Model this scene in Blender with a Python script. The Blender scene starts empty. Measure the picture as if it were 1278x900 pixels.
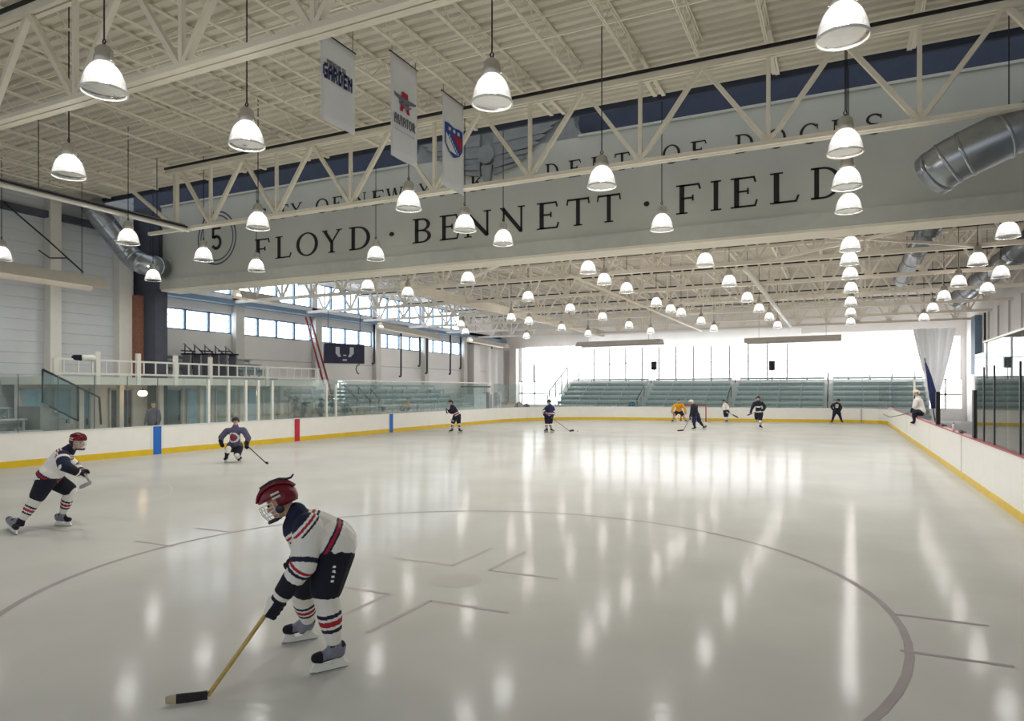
import bpy, bmesh, math, random
from mathutils import Vector, Matrix
random.seed(7)
SC = bpy.context.scene
COL = SC.collection
# ------------------------------------------------------------------ camera model
FPX, CX, HY, EYE = 857.0, 639.0, 487.0, 2.3
TH = math.radians(25.6)
CT, ST = math.cos(TH), math.sin(TH)
RV = Vector((CT, ST, 0)); FV = Vector((-ST, CT, 0)); ZV = Vector((0, 0, 1))

def U(px, py, d):
    """world point seen at a photo pixel at a given depth"""
    return RV * ((px - CX) / FPX * d) + FV * d + ZV * (EYE + (HY - py) / FPX * d)
def ratio(px):
    t = (px - CX) / FPX
    return (-ST + CT * t), (CT + ST * t)
def PY(px, py, Y):
    a, b = ratio(px); return U(px, py, Y / b)
def PX(px, py, X):
    a, b = ratio(px); return U(px, py, X / a)
def G(px, py, z=0.0):
    return U(px, py, FPX * (EYE - z) / (py - HY))
def V(r, f, z):
    return RV * r + FV * f + ZV * z

cam_d = bpy.data.cameras.new('camera'); cam = bpy.data.objects.new('camera', cam_d); COL.objects.link(cam)
cam.location = (0, 0, EYE); cam.rotation_euler = (math.pi / 2, 0, TH)
cam_d.sensor_width = 36; cam_d.lens = FPX / 1278 * 36; cam_d.shift_y = (HY - 450) / 1278
cam_d.clip_start = .05; cam_d.clip_end = 400
SC.camera = cam
SC.view_settings.view_transform = 'Standard'; SC.view_settings.look = 'None'
SC.view_settings.gamma = 1; SC.view_settings.exposure = 0.07
SC.view_settings.use_curve_mapping = False
try:
    SC.cycles.use_denoising = True
    SC.cycles.max_bounces = 8; SC.cycles.diffuse_bounces = 4; SC.cycles.glossy_bounces = 4
    SC.cycles.transparent_max_bounces = 24; SC.cycles.sample_clamp_indirect = 6
except Exception: pass

# ------------------------------------------------------------------ materials
MATS = {}
def s2l(c):
    return tuple(((x / 255) / 12.92 if x / 255 <= .04045 else ((x / 255 + .055) / 1.055) ** 2.4) for x in c) + (1,)
def mat(name, rgb, rough=.6, metal=0, var=.06, vscale=3, bump=0, bscale=40, spec=.5, stretch=None):
    m = bpy.data.materials.new(name); m.use_nodes = True; nt = m.node_tree; N = nt.nodes
    b = N['Principled BSDF']; c = s2l(rgb)
    b.inputs['Roughness'].default_value = rough; b.inputs['Metallic'].default_value = metal
    b.inputs['Specular IOR Level'].default_value = spec
    b.inputs['Base Color'].default_value = c
    tc = N.new('ShaderNodeTexCoord'); src = tc.outputs['Object']
    if stretch:
        mp = N.new('ShaderNodeMapping'); mp.inputs['Scale'].default_value = stretch
        nt.links.new(src, mp.inputs['Vector']); src = mp.outputs['Vector']
    if var:
        n = N.new('ShaderNodeTexNoise'); n.inputs['Scale'].default_value = vscale; n.inputs['Detail'].default_value = 4
        r = N.new('ShaderNodeValToRGB')
        r.color_ramp.elements[0].position = .3; r.color_ramp.elements[1].position = .7
        r.color_ramp.elements[0].color = tuple(x * (1 - var) for x in c[:3]) + (1,)
        r.color_ramp.elements[1].color = tuple(min(1, x * (1 + var)) for x in c[:3]) + (1,)
        nt.links.new(src, n.inputs['Vector']); nt.links.new(n.outputs['Fac'], r.inputs['Fac'])
        nt.links.new(r.outputs['Color'], b.inputs['Base Color'])
    if bump:
        n2 = N.new('ShaderNodeTexNoise'); n2.inputs['Scale'].default_value = bscale; n2.inputs['Detail'].default_value = 3
        bp = N.new('ShaderNodeBump'); bp.inputs['Strength'].default_value = bump; bp.inputs['Distance'].default_value = .02
        nt.links.new(src, n2.inputs['Vector']); nt.links.new(n2.outputs['Fac'], bp.inputs['Height'])
        nt.links.new(bp.outputs['Normal'], b.inputs['Normal'])
    MATS[name] = m
    return m
def emis(name, rgb, strength, sample=True):
    m = bpy.data.materials.new(name); m.use_nodes = True; nt = m.node_tree; nt.nodes.clear()
    o = nt.nodes.new('ShaderNodeOutputMaterial'); e = nt.nodes.new('ShaderNodeEmission')
    e.inputs['Color'].default_value = s2l(rgb); e.inputs['Strength'].default_value = strength
    nt.links.new(e.outputs[0], o.inputs[0])
    if not sample: m.cycles.emission_sampling = 'NONE'
    MATS[name] = m; return m
def glassmat(name, tint, refl=1.0, rough=.015, haze=0.0):
    m = bpy.data.materials.new(name); m.use_nodes = True; nt = m.node_tree; nt.nodes.clear(); N = nt.nodes
    o = N.new('ShaderNodeOutputMaterial'); t = N.new('ShaderNodeBsdfTransparent'); g = N.new('ShaderNodeBsdfGlossy')
    t.inputs['Color'].default_value = s2l(tint); g.inputs['Roughness'].default_value = rough
    fr = N.new('ShaderNodeFresnel'); fr.inputs['IOR'].default_value = 1.5
    mu = N.new('ShaderNodeMath'); mu.operation = 'MULTIPLY'; mu.inputs[1].default_value = refl
    mx = N.new('ShaderNodeMixShader')
    nt.links.new(fr.outputs[0], mu.inputs[0]); nt.links.new(mu.outputs[0], mx.inputs[0])
    nt.links.new(t.outputs[0], mx.inputs[1]); nt.links.new(g.outputs[0], mx.inputs[2])
    last = mx
    if haze:
        d = N.new('ShaderNodeBsdfDiffuse'); d.inputs['Color'].default_value = s2l((205, 225, 222))
        m2 = N.new('ShaderNodeMixShader'); m2.inputs[0].default_value = haze
        nt.links.new(mx.outputs[0], m2.inputs[1]); nt.links.new(d.outputs[0], m2.inputs[2]); last = m2
    nt.links.new(last.outputs[0], o.inputs[0]); MATS[name] = m; return m

mat('board', (243, 241, 234), .35, var=.02)
mat('yellow', (226, 190, 20), .4, var=.05)
mat('blue_stripe', (18, 104, 196), .4, var=.03)
mat('red_stripe', (190, 24, 52), .4, var=.03)
mat('cap_red', (168, 60, 66), .4, var=.03)
mat('cap_white', (225, 224, 220), .4, var=.03)
mat('steel_cream', (232, 225, 208), .5, var=.04)
mat('steel_far', (236, 228, 214), .5, var=.04)
mat('deck', (216, 210, 195), .65, var=.05, vscale=1.2)
mat('deck_far', (220, 212, 202), .7, var=.08, vscale=.8)
mat('sign', (180, 181, 172), .75, var=.07, vscale=.5, bump=.15, bscale=6)
mat('sign_trim', (184, 185, 177), .7, var=.05)
mat('relief', (126, 129, 130), .7, var=.12, vscale=3, bump=.4, bscale=9)
mat('letter', (16, 16, 18), .7, var=0)
mat('ring_line', (70, 76, 88), .7, var=.1)
mat('darkblue', (58, 66, 84), .8, var=.1)
mat('siding', (198, 202, 206), .6, var=.03, vscale=1)
mat('wall_far', (238, 234, 230), .7, var=.03, vscale=.7)
mat('pilaster', (216, 213, 206), .7, var=.03)
mat('concrete', (150, 150, 150), .8, var=.1)
mat('dark_pier', (72, 76, 88), .8, var=.15, vscale=1.5)
mat('brick', (134, 92, 74), .9, var=.25, vscale=14)
mat('alu', (206, 210, 212), .4, metal=.2, var=.08)
mat('seat', (196, 212, 212), .45, metal=.1, var=.08)
mat('seat_dark', (160, 178, 180), .5, var=.1)
mat('rail_white', (236, 233, 226), .45, var=.02)
mat('slab', (222, 220, 210), .6, var=.04)
mat('dark_metal', (40, 44, 54), .45, metal=.3, var=.1)
mat('black', (14, 14, 17), .5, var=.1)
mat('navy', (20, 24, 58), .8, var=.15, vscale=10)
mat('navy_deep', (16, 17, 36), .85, var=.2, vscale=8)
mat('jersey_white', (234, 231, 226), .85, var=.04, vscale=6, bump=.25, bscale=14)
mat('sock_white', (232, 229, 222), .85, var=.04, vscale=6, bump=.2, bscale=16)
mat('jersey_red', (172, 26, 50), .8, var=.1)
mat('helmet_red', (112, 10, 34), .3, var=.06)
mat('helmet_dark', (24, 24, 42), .35, var=.06)
mat('helmet_white', (226, 222, 212), .35, var=.03)
mat('skin', (214, 168, 142), .6, var=.06, vscale=8)
mat('eye', (40, 28, 24), .3, var=0)
mat('lip', (160, 92, 84), .5, var=0)
mat('skate_grey', (122, 124, 140), .45, var=.1, vscale=12)
mat('holder', (236, 236, 230), .35, var=.02)
mat('blade_steel', (196, 200, 204), .25, metal=.9, var=0)
mat('wood', (196, 168, 104), .5, var=.22, vscale=9)
mat('tape', (44, 38, 42), .85, var=.15, vscale=20)
mat('tape_light', (178, 166, 140), .8, var=.1, vscale=20)
mat('stick_grey', (120, 122, 128), .4, var=.1)
mat('jersey_purple', (88, 84, 112), .85, var=.1, vscale=10)
mat('jersey_yellow', (226, 160, 28), .8, var=.08)
mat('pad_tan', (206, 150, 108), .75, var=.1)
mat('jersey_dark', (26, 27, 44), .85, var=.15)
mat('jersey_blue', (28, 34, 78), .85, var=.12)
mat('teal_coat', (44, 104, 126), .8, var=.1)
mat('galv', (168, 174, 180), .28, metal=.85, var=.12, vscale=4)
mat('galv_dark', (104, 110, 116), .3, metal=.8, var=.15, vscale=4)
mat('cable', (52, 50, 56), .6, var=.1)
mat('lamp_metal', (196, 192, 184), .35, metal=.5, var=.06)
mat('pipe_white', (228, 226, 218), .4, var=.02)
mat('banner', (226, 228, 232), .8, var=.02, bump=.15, bscale=5)
mat('print_navy', (26, 28, 88), .7, var=.05)
mat('print_grey', (112, 112, 128), .7, var=.05)
mat('print_red', (176, 20, 38), .7, var=.05)
mat('print_blue', (30, 66, 150), .7, var=.05)
mat('print_silver', (206, 210, 218), .7, var=.03)
mat('score', (34, 36, 74), .45, var=.15, vscale=6)
mat('ladder_red', (152, 32, 44), .5, var=.1)
mat('mark', (176, 168, 168), .6, var=.05, spec=0)
mat('mark_faint', (199, 197, 192), .6, var=.02, spec=0)
mat('mark_soft', (192, 188, 185), .6, var=.05, spec=0)
mat('blue_glass', (170, 212, 236), .2, var=.1)
mat('net', (236, 236, 236), .9, var=0)
mat('goal_red', (170, 34, 40), .4, var=.05)
mat('flag', (26, 38, 84), .8, var=.2)
mat('rubber', (58, 62, 68), .9, var=.1)
mat('panel_grey', (206, 204, 200), .6, var=.04)
mat('heater', (196, 190, 180), .5, var=.04)
mat('frame_blue', (118, 142, 166), .5, var=.05)
glassmat('glass', (248, 253, 252), .4, haze=.03)
glassmat('glass_right', (226, 240, 238), 1.1, haze=.03)
glassmat('glass_dark', (206, 220, 226), .6, haze=.03)
glassmat('visor', (240, 244, 246), 1.6, haze=.12)
emis('bulb', (255, 250, 240), 40)
emis('bulb_pink', (255, 222, 206), 34)
emis('tube', (255, 244, 228), 4)
emis('warm_bulb', (255, 206, 160), 14)
emis('day_far', (250, 251, 255), 5.5)
emis('day_left', (232, 243, 255), 6)
emis('day_upper', (224, 238, 255), 6)

def shade_mat():
    m = bpy.data.materials.new('lamp_glass'); m.use_nodes = True; nt = m.node_tree; nt.nodes.clear(); N = nt.nodes
    o = N.new('ShaderNodeOutputMaterial'); t = N.new('ShaderNodeBsdfTransparent'); e = N.new('ShaderNodeEmission')
    g = N.new('ShaderNodeBsdfGlossy'); g.inputs['Roughness'].default_value = .12
    t.inputs['Color'].default_value = (.97, .97, .95, 1)
    tc = N.new('ShaderNodeTexCoord'); sx = N.new('ShaderNodeSeparateXYZ'); nt.links.new(tc.outputs['Generated'], sx.inputs[0])
    # prismatic ribs: the refractor glows most near the lamp, ribs run around it
    ramp = N.new('ShaderNodeMapRange'); ramp.inputs['From Min'].default_value = .25; ramp.inputs['From Max'].default_value = .75
    ramp.inputs['To Min'].default_value = 1.0; ramp.inputs['To Max'].default_value = 2.6
    nt.links.new(sx.outputs['Z'], ramp.inputs['Value'])
    w = N.new('ShaderNodeTexWave'); w.bands_direction = 'Z'; w.inputs['Scale'].default_value = 7; nt.links.new(tc.outputs['Generated'], w.inputs['Vector'])
    mr = N.new('ShaderNodeMapRange'); mr.inputs['To Min'].default_value = .75; mr.inputs['To Max'].default_value = 1.15
    nt.links.new(w.outputs['Fac'], mr.inputs['Value'])
    mu = N.new('ShaderNodeMath'); mu.operation = 'MULTIPLY'; nt.links.new(ramp.outputs[0], mu.inputs[0]); nt.links.new(mr.outputs[0], mu.inputs[1])
    e.inputs['Color'].default_value = (1, .98, .94, 1); nt.links.new(mu.outputs[0], e.inputs['Strength'])
    m1 = N.new('ShaderNodeMixShader'); m1.inputs[0].default_value = .55
    nt.links.new(t.outputs[0], m1.inputs[1]); nt.links.new(e.outputs[0], m1.inputs[2])
    fr = N.new('ShaderNodeFresnel'); fr.inputs['IOR'].default_value = 1.35
    m2 = N.new('ShaderNodeMixShader'); nt.links.new(fr.outputs[0], m2.inputs[0])
    nt.links.new(m1.outputs[0], m2.inputs[1]); nt.links.new(g.outputs[0], m2.inputs[2])
    nt.links.new(m2.outputs[0], o.inputs[0]); m.cycles.emission_sampling = 'NONE'; MATS['lamp_glass'] = m
shade_mat()
def curtain_mat():
    m = bpy.data.materials.new('curtain'); m.use_nodes = True; nt = m.node_tree; nt.nodes.clear(); N = nt.nodes
    o = N.new('ShaderNodeOutputMaterial'); t = N.new('ShaderNodeBsdfTranslucent'); d = N.new('ShaderNodeBsdfDiffuse'); p = N.new('ShaderNodeBsdfTransparent')
    t.inputs['Color'].default_value = (.93, .92, .9, 1); d.inputs['Color'].default_value = (.9, .89, .87, 1)
    a = N.new('ShaderNodeMixShader'); a.inputs[0].default_value = .5
    nt.links.new(d.outputs[0], a.inputs[1]); nt.links.new(t.outputs[0], a.inputs[2])
    b = N.new('ShaderNodeMixShader'); b.inputs[0].default_value = .1
    nt.links.new(a.outputs[0], b.inputs[1]); nt.links.new(p.outputs[0], b.inputs[2]); nt.links.new(b.outputs[0], o.inputs[0]); MATS['curtain'] = m
def dense_mat():
    m = bpy.data.materials.new('curtain_dense'); m.use_nodes = True; nt = m.node_tree; nt.nodes.clear(); N = nt.nodes
    o = N.new('ShaderNodeOutputMaterial'); t = N.new('ShaderNodeBsdfTranslucent'); d = N.new('ShaderNodeBsdfDiffuse'); a = N.new('ShaderNodeMixShader')
    t.inputs['Color'].default_value = (.8, .8, .79, 1); d.inputs['Color'].default_value = (.85, .85, .84, 1); a.inputs[0].default_value = .14
    nt.links.new(d.outputs[0], a.inputs[1]); nt.links.new(t.outputs[0], a.inputs[2]); nt.links.new(a.outputs[0], o.inputs[0]); MATS['curtain_dense'] = m
curtain_mat(); dense_mat()
def ice_mat():
    m = bpy.data.materials.new('ice'); m.use_nodes = True; nt = m.node_tree; nt.nodes.clear(); N = nt.nodes; L = nt.links
    o = N.new('ShaderNodeOutputMaterial'); d = N.new('ShaderNodeBsdfDiffuse'); g = N.new('ShaderNodeBsdfGlossy'); mx = N.new('ShaderNodeMixShader')
    tc = N.new('ShaderNodeTexCoord')
    n = N.new('ShaderNodeTexNoise'); n.inputs['Scale'].default_value = .5; n.inputs['Detail'].default_value = 6
    r = N.new('ShaderNodeValToRGB'); r.color_ramp.elements[0].position = .3; r.color_ramp.elements[1].position = .72
    r.color_ramp.elements[0].color = s2l((200, 199, 193)); r.color_ramp.elements[1].color = s2l((213, 212, 206))
    L.new(tc.outputs['Object'], n.inputs['Vector']); L.new(n.outputs['Fac'], r.inputs['Fac']); L.new(r.outputs['Color'], d.inputs['Color'])
    # skate scratches and small frozen ripples in the surface
    mp = N.new('ShaderNodeMapping'); mp.inputs['Rotation'].default_value = (0, 0, .5); mp.inputs['Scale'].default_value = (1.2, 9, 1)
    n2 = N.new('ShaderNodeTexNoise'); n2.inputs['Scale'].default_value = 2.2; n2.inputs['Detail'].default_value = 5
    L.new(tc.outputs['Object'], mp.inputs['Vector']); L.new(mp.outputs['Vector'], n2.inputs['Vector'])
    b1 = N.new('ShaderNodeBump'); b1.inputs['Strength'].default_value = .05; b1.inputs['Distance'].default_value = .012; L.new(n2.outputs['Fac'], b1.inputs['Height'])
    n3 = N.new('ShaderNodeTexNoise'); n3.inputs['Scale'].default_value = 7; n3.inputs['Detail'].default_value = 2; L.new(tc.outputs['Object'], n3.inputs['Vector'])
    b2 = N.new('ShaderNodeBump'); b2.inputs['Strength'].default_value = .11; b2.inputs['Distance'].default_value = .01; L.new(n3.outputs['Fac'], b2.inputs['Height']); L.new(b1.outputs['Normal'], b2.inputs['Normal'])
    L.new(b2.outputs['Normal'], g.inputs['Normal'])
    rr = N.new('ShaderNodeMapRange'); rr.inputs['To Min'].default_value = .09; rr.inputs['To Max'].default_value = .14
    L.new(n.outputs['Fac'], rr.inputs['Value']); L.new(rr.outputs[0], g.inputs['Roughness'])
    # wet film under frost: only part of the surface mirrors
    fr = N.new('ShaderNodeFresnel'); fr.inputs['IOR'].default_value = 1.31
    mu = N.new('ShaderNodeMath'); mu.operation = 'MULTIPLY'; mu.inputs[1].default_value = .3
    L.new(fr.outputs[0], mu.inputs[0]); L.new(mu.outputs[0], mx.inputs[0]); L.new(d.outputs[0], mx.inputs[1]); L.new(g.outputs[0], mx.inputs[2]); L.new(mx.outputs[0], o.inputs[0])
    MATS['ice'] = m
ice_mat()

# ------------------------------------------------------------------ mesh builder
def basis(d):
    d = d.normalized(); up = ZV if abs(d.z) < .95 else Vector((0, 1, 0))
    u = d.cross(up).normalized(); w = u.cross(d).normalized()
    return d, u, w
class MB:
    def __init__(s): s.v = []; s.f = []; s.mi = []
    def add(s, vs, fs, mi=0):
        o = len(s.v); s.v += [Vector(p) for p in vs]; s.f += [tuple(i + o for i in f) for f in fs]; s.mi += [mi] * len(fs); return s
    def box(s, c, size, mi=0, rz=0):
        c = Vector(c); x, y, z = (a / 2 for a in size); R = Matrix.Rotation(rz, 3, 'Z')
        vs = [c + R @ Vector((i * x, j * y, k * z)) for i in (-1, 1) for j in (-1, 1) for k in (-1, 1)]
        return s.add(vs, [(0, 1, 3, 2), (4, 6, 7, 5), (0, 4, 5, 1), (2, 3, 7, 6), (0, 2, 6, 4), (1, 5, 7, 3)], mi)
    def span(s, a, b, mi=0):
        a, b = Vector(a), Vector(b); return s.box((a + b) / 2, [abs(q) for q in (b - a)], mi)
    def beam(s, p, q, w, h, mi=0):
        p, q = Vector(p), Vector(q); d, u, n = basis(q - p); u = u * w / 2; n = n * h / 2
        vs = [p - u - n, p + u - n, p + u + n, p - u + n, q - u - n, q + u - n, q + u + n, q - u + n]
        return s.add(vs, [(3, 2, 1, 0), (4, 5, 6, 7), (0, 1, 5, 4), (1, 2, 6, 5), (2, 3, 7, 6), (3, 0, 4, 7)], mi)
    def tube(s, p, q, r, r2=None, n=8, mi=0, cap=True):
        return s.path([p, q], [r, r if r2 is None else r2], n, mi, cap)
    def path(s, pts, r, n=8, mi=0, cap=True):
        pts = [Vector(p) for p in pts]; k = len(pts); rs = r if isinstance(r, (list, tuple)) else [r] * k
        vs = []; fs = []; pu = None
        for i, p in enumerate(pts):
            d = (pts[min(i + 1, k - 1)] - pts[max(i - 1, 0)])
            d, u, w = basis(d)
            if pu is not None:
                u = (pu - d * pu.dot(d)).normalized(); w = u.cross(d).normalized()
            pu = u
            for j in range(n):
                a = 2 * math.pi * j / n; vs.append(p + (u * math.cos(a) + w * math.sin(a)) * rs[i])
        for i in range(k - 1):
            for j in range(n):
                a, b = i * n + j, i * n + (j + 1) % n; fs.append((a, b, b + n, a + n))
        if cap: fs.append(tuple(range(n - 1, -1, -1))); fs.append(tuple((k - 1) * n + j for j in range(n)))
        return s.add(vs, fs, mi)
    def lathe(s, prof, c, n=16, mi=0):
        c = Vector(c); vs = []; fs = []
        for r, z in prof:
            for j in range(n):
                a = 2 * math.pi * j / n; vs.append(c + Vector((r * math.cos(a), r * math.sin(a), z)))
        for i in range(len(prof) - 1):
            for j in range(n):
                a, b = i * n + j, i * n + (j + 1) % n; fs.append((a, b, b + n, a + n))
        return s.add(vs, fs, mi)
    def poly(s, pts, o, u, v, dep, mi=0):
        """2-D outline extruded by dep along u x v"""
        o, u, v = Vector(o), Vector(u), Vector(v); n = u.cross(v).normalized() * dep; k = len(pts)
        a = [o + u * x + v * y for x, y in pts]
        vs = a + [p + n for p in a]
        fs = [tuple(range(k - 1, -1, -1)), tuple(range(k, 2 * k))] + [(i, (i + 1) % k, (i + 1) % k + k, i + k) for i in range(k)]
        return s.add(vs, fs, mi)
    def cap(s, p, q, r0, r1, n=12, flat=None, mi=0):
        """rounded tapering limb; flat=(axis, factor) squashes its section"""
        p, q = Vector(p), Vector(q); d = q - p
        if d.length < 1e-6: d = Vector((0, 0, 1e-4))
        d, u, w = basis(d); rings = []
        for i in range(5):
            a = -math.pi / 2 + math.pi / 2 * i / 4; rings.append((p + d * (math.sin(a) * r0), max(math.cos(a) * r0, 1e-4)))
        for i in range(5):
            a = math.pi / 2 * i / 4; rings.append((q + d * (math.sin(a) * r1), max(math.cos(a) * r1, 1e-4)))
        vs = []; fs = []
        for c, r in rings:
            for j in range(n):
                a = 2 * math.pi * j / n; off = (u * math.cos(a) + w * math.sin(a)) * r
                if flat: ax = flat[0]; off -= ax * (off.dot(ax) * (1 - flat[1]))
                vs.append(c + off)
        for i in range(len(rings) - 1):
            for j in range(n):
                a, b = i * n + j, i * n + (j + 1) % n; fs.append((a, b, b + n, a + n))
        fs.append(tuple(range(n - 1, -1, -1))); fs.append(tuple((len(rings) - 1) * n + j for j in range(n)))
        return s.add(vs, fs, mi)
    def ell(s, c, ax, n=16, m=10, keep=None, mi=0):
        """ellipsoid with three axis vectors; keep(local) drops part of it"""
        c = Vector(c); vs = []; fs = []; loc = []
        for i in range(m + 1):
            a = math.pi * i / m - math.pi / 2
            for j in range(n):
                b = 2 * math.pi * j / n; l = Vector((math.cos(a) * math.cos(b), math.cos(a) * math.sin(b), math.sin(a)))
                if i in (0, m): l = Vector((1e-3 * math.cos(b), 1e-3 * math.sin(b), math.sin(a)))
                loc.append(l); vs.append(c + ax[0] * l.x + ax[1] * l.y + ax[2] * l.z)
        for i in range(m):
            for j in range(n):
                q = (i * n + j, i * n + (j + 1) % n, (i + 1) * n + (j + 1) % n, (i + 1) * n + j)
                if keep is None or all(keep(loc[t]) for t in q): fs.append(q)
        if keep is None: fs.append(tuple(range(n - 1, -1, -1))); fs.append(tuple(m * n + j for j in range(n)))
        return s.add(vs, fs, mi)

def parent_to(o, root):
    o.parent = root
def world_loc(root):
    p = Vector((0, 0, 0))
    while root is not None: p += root.location; root = root.parent
    return p
def emit(name, mb, m, root=None, smooth=False, kind=None, label=None):
    """one mesh object, written in world coordinates"""
    off = world_loc(root)
    me = bpy.data.meshes.new(name); me.from_pydata([tuple(p - off) for p in mb.v], [], mb.f)
    ms = m if isinstance(m, (list, tuple)) else [m]
    for k in ms: me.materials.append(MATS[k])
    if len(ms) > 1:
        for p, i in zip(me.polygons, mb.mi): p.material_index = i
    if smooth:
        for p in me.polygons: p.use_smooth = True
    me.update()
    o = bpy.data.objects.new(name, me); COL.objects.link(o)
    if root is not None: parent_to(o, root)
    if kind: o['kind'] = kind
    if label: o['label'] = label
    return o
def thing(name, loc, label, cat, group=None):
    o = bpy.data.objects.new(name, None); COL.objects.link(o); o.location = Vector(loc); o.empty_display_size = .2
    o['label'] = label; o['category'] = cat
    if group: o['group'] = group
    return o
def tag(o, label, cat, group=None):
    o['label'] = label; o['category'] = cat
    if group: o['group'] = group
    return o
def solo(name, mb, m, label, cat, group=None, smooth=False):
    """a thing that is one mesh, its origin at its base"""
    lo = Vector((sum(p.x for p in mb.v) / len(mb.v), sum(p.y for p in mb.v) / len(mb.v), min(p.z for p in mb.v)))
    for p in mb.v: p -= lo
    o = emit(name, mb, m, None, smooth); o.location = lo
    return tag(o, label, cat, group)
def duplicate(root, loc, label=None, group=None):
    r = root.copy(); COL.objects.link(r); r.location = Vector(loc)
    if label: r['label'] = label
    if group: r['group'] = group
    for ch in list(root.children):
        c = ch.copy(); COL.objects.link(c); c.parent = r
        for g in ch.children:
            d = g.copy(); COL.objects.link(d); d.parent = c
    return r

# ------------------------------------------------------------------ people
PENDING = []
def blob(name, mb, ms, root, vox, smooth=3, fn=None):
    """union of rounded volumes, remeshed later into one continuous surface"""
    me = bpy.data.meshes.new(name + '_raw'); me.from_pydata([tuple(p) for p in mb.v], [], mb.f); me.update()
    o = bpy.data.objects.new(name + '_raw', me); COL.objects.link(o)
    r = o.modifiers.new('r', 'REMESH'); r.mode = 'VOXEL'; r.voxel_size = vox
    s = o.modifiers.new('s', 'SMOOTH'); s.factor = .5; s.iterations = smooth
    holder = bpy.data.objects.new(name, bpy.data.meshes.new(name)); COL.objects.link(holder); holder.parent = root
    PENDING.append((o, holder, ms if isinstance(ms, (list, tuple)) else [ms], world_loc(root), fn))
    return holder
def finish_blobs():
    dg = bpy.context.evaluated_depsgraph_get()
    for o, h, ms, off, fn in PENDING:
        me = bpy.data.meshes.new_from_object(o.evaluated_get(dg)); me.name = h.name
        me.materials.clear()
        for k in ms: me.materials.append(MATS[k])
        for p in me.polygons:
            p.use_smooth = True
            p.material_index = fn(p.center) if fn else 0
        me.transform(Matrix.Translation(-off)); old = h.data; h.data = me
        bpy.data.meshes.remove(old)
    for o, *_ in PENDING:
        me = o.data; bpy.data.objects.remove(o); bpy.data.meshes.remove(me)
    PENDING.clear()
def along(p, q):
    p, q = Vector(p), Vector(q); d = q - p; L = d.length_squared
    return lambda c: (c - p).dot(d) / L
def seg_dist(c, p, q):
    t = max(0, min(1, along(p, q)(c))); return (c - (p + (q - p) * t)).length
def bands(p, q, spec, rad=9):
    """material index by position along a limb: spec = [(from, to, index)]"""
    f = along(p, q)
    def g(c):
        if seg_dist(c, p, q) > rad: return None
        t = f(c)
        for a, b, i in spec:
            if a <= t < b: return i
        return None
    return g

def hand(root, name, wrist, grip, sdir, s, vox, ms, cuff=.07):
    """padded glove: cuff, palm, four curled fingers round the shaft and a thumb on its side"""
    w, g = Vector(wrist), Vector(grip); sd = Vector(sdir).normalized(); ax = (g - w).normalized()
    n = (ax - sd * ax.dot(sd)); n = n.normalized() if n.length > .1 else basis(sd)[1]
    b = sd.cross(n)
    mb = MB(); mb.cap(w - ax * .05 * s, w + ax * .05 * s, cuff * s, cuff * .86 * s)
    palm = g - n * .035 * s
    mb.cap(w + ax * .03 * s, palm, .05 * s, .045 * s)
    mb.cap(palm - sd * .035 * s, palm + sd * .035 * s, .04 * s, .038 * s)
    for i in range(4):
        c = g + sd * ((i - 1.5) * .031 * s); L = (.9, 1.0, .96, .82)[i]
        pts = [c + (-n * math.cos(a) + b * math.sin(a)) * (.043 * s) for a in [math.radians(x * L) for x in (35, 85, 140, 195)]]
        for k in range(3): mb.cap(pts[k], pts[k + 1], (.0175 - .001 * k) * s, (.0165 - .001 * k) * s, n=8)
    tb = palm - sd * .03 * s
    mb.cap(tb, tb - b * .045 * s + n * .012 * s, .019 * s, .018 * s, n=8)
    mb.cap(tb - b * .045 * s + n * .012 * s, g - b * .04 * s + n * .03 * s - sd * .012 * s, .018 * s, .015 * s, n=8)
    f = along(w - ax * .05 * s, g)
    def fn(c):
        t = f(c)
        if len(ms) < 2: return 0
        if .5 < t < .62: return 1
        if t > .72 and (c - g).dot(b) < -.012 * s: return 1
        return 0
    return blob(name, mb, ms, root, vox, 2, fn)

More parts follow.
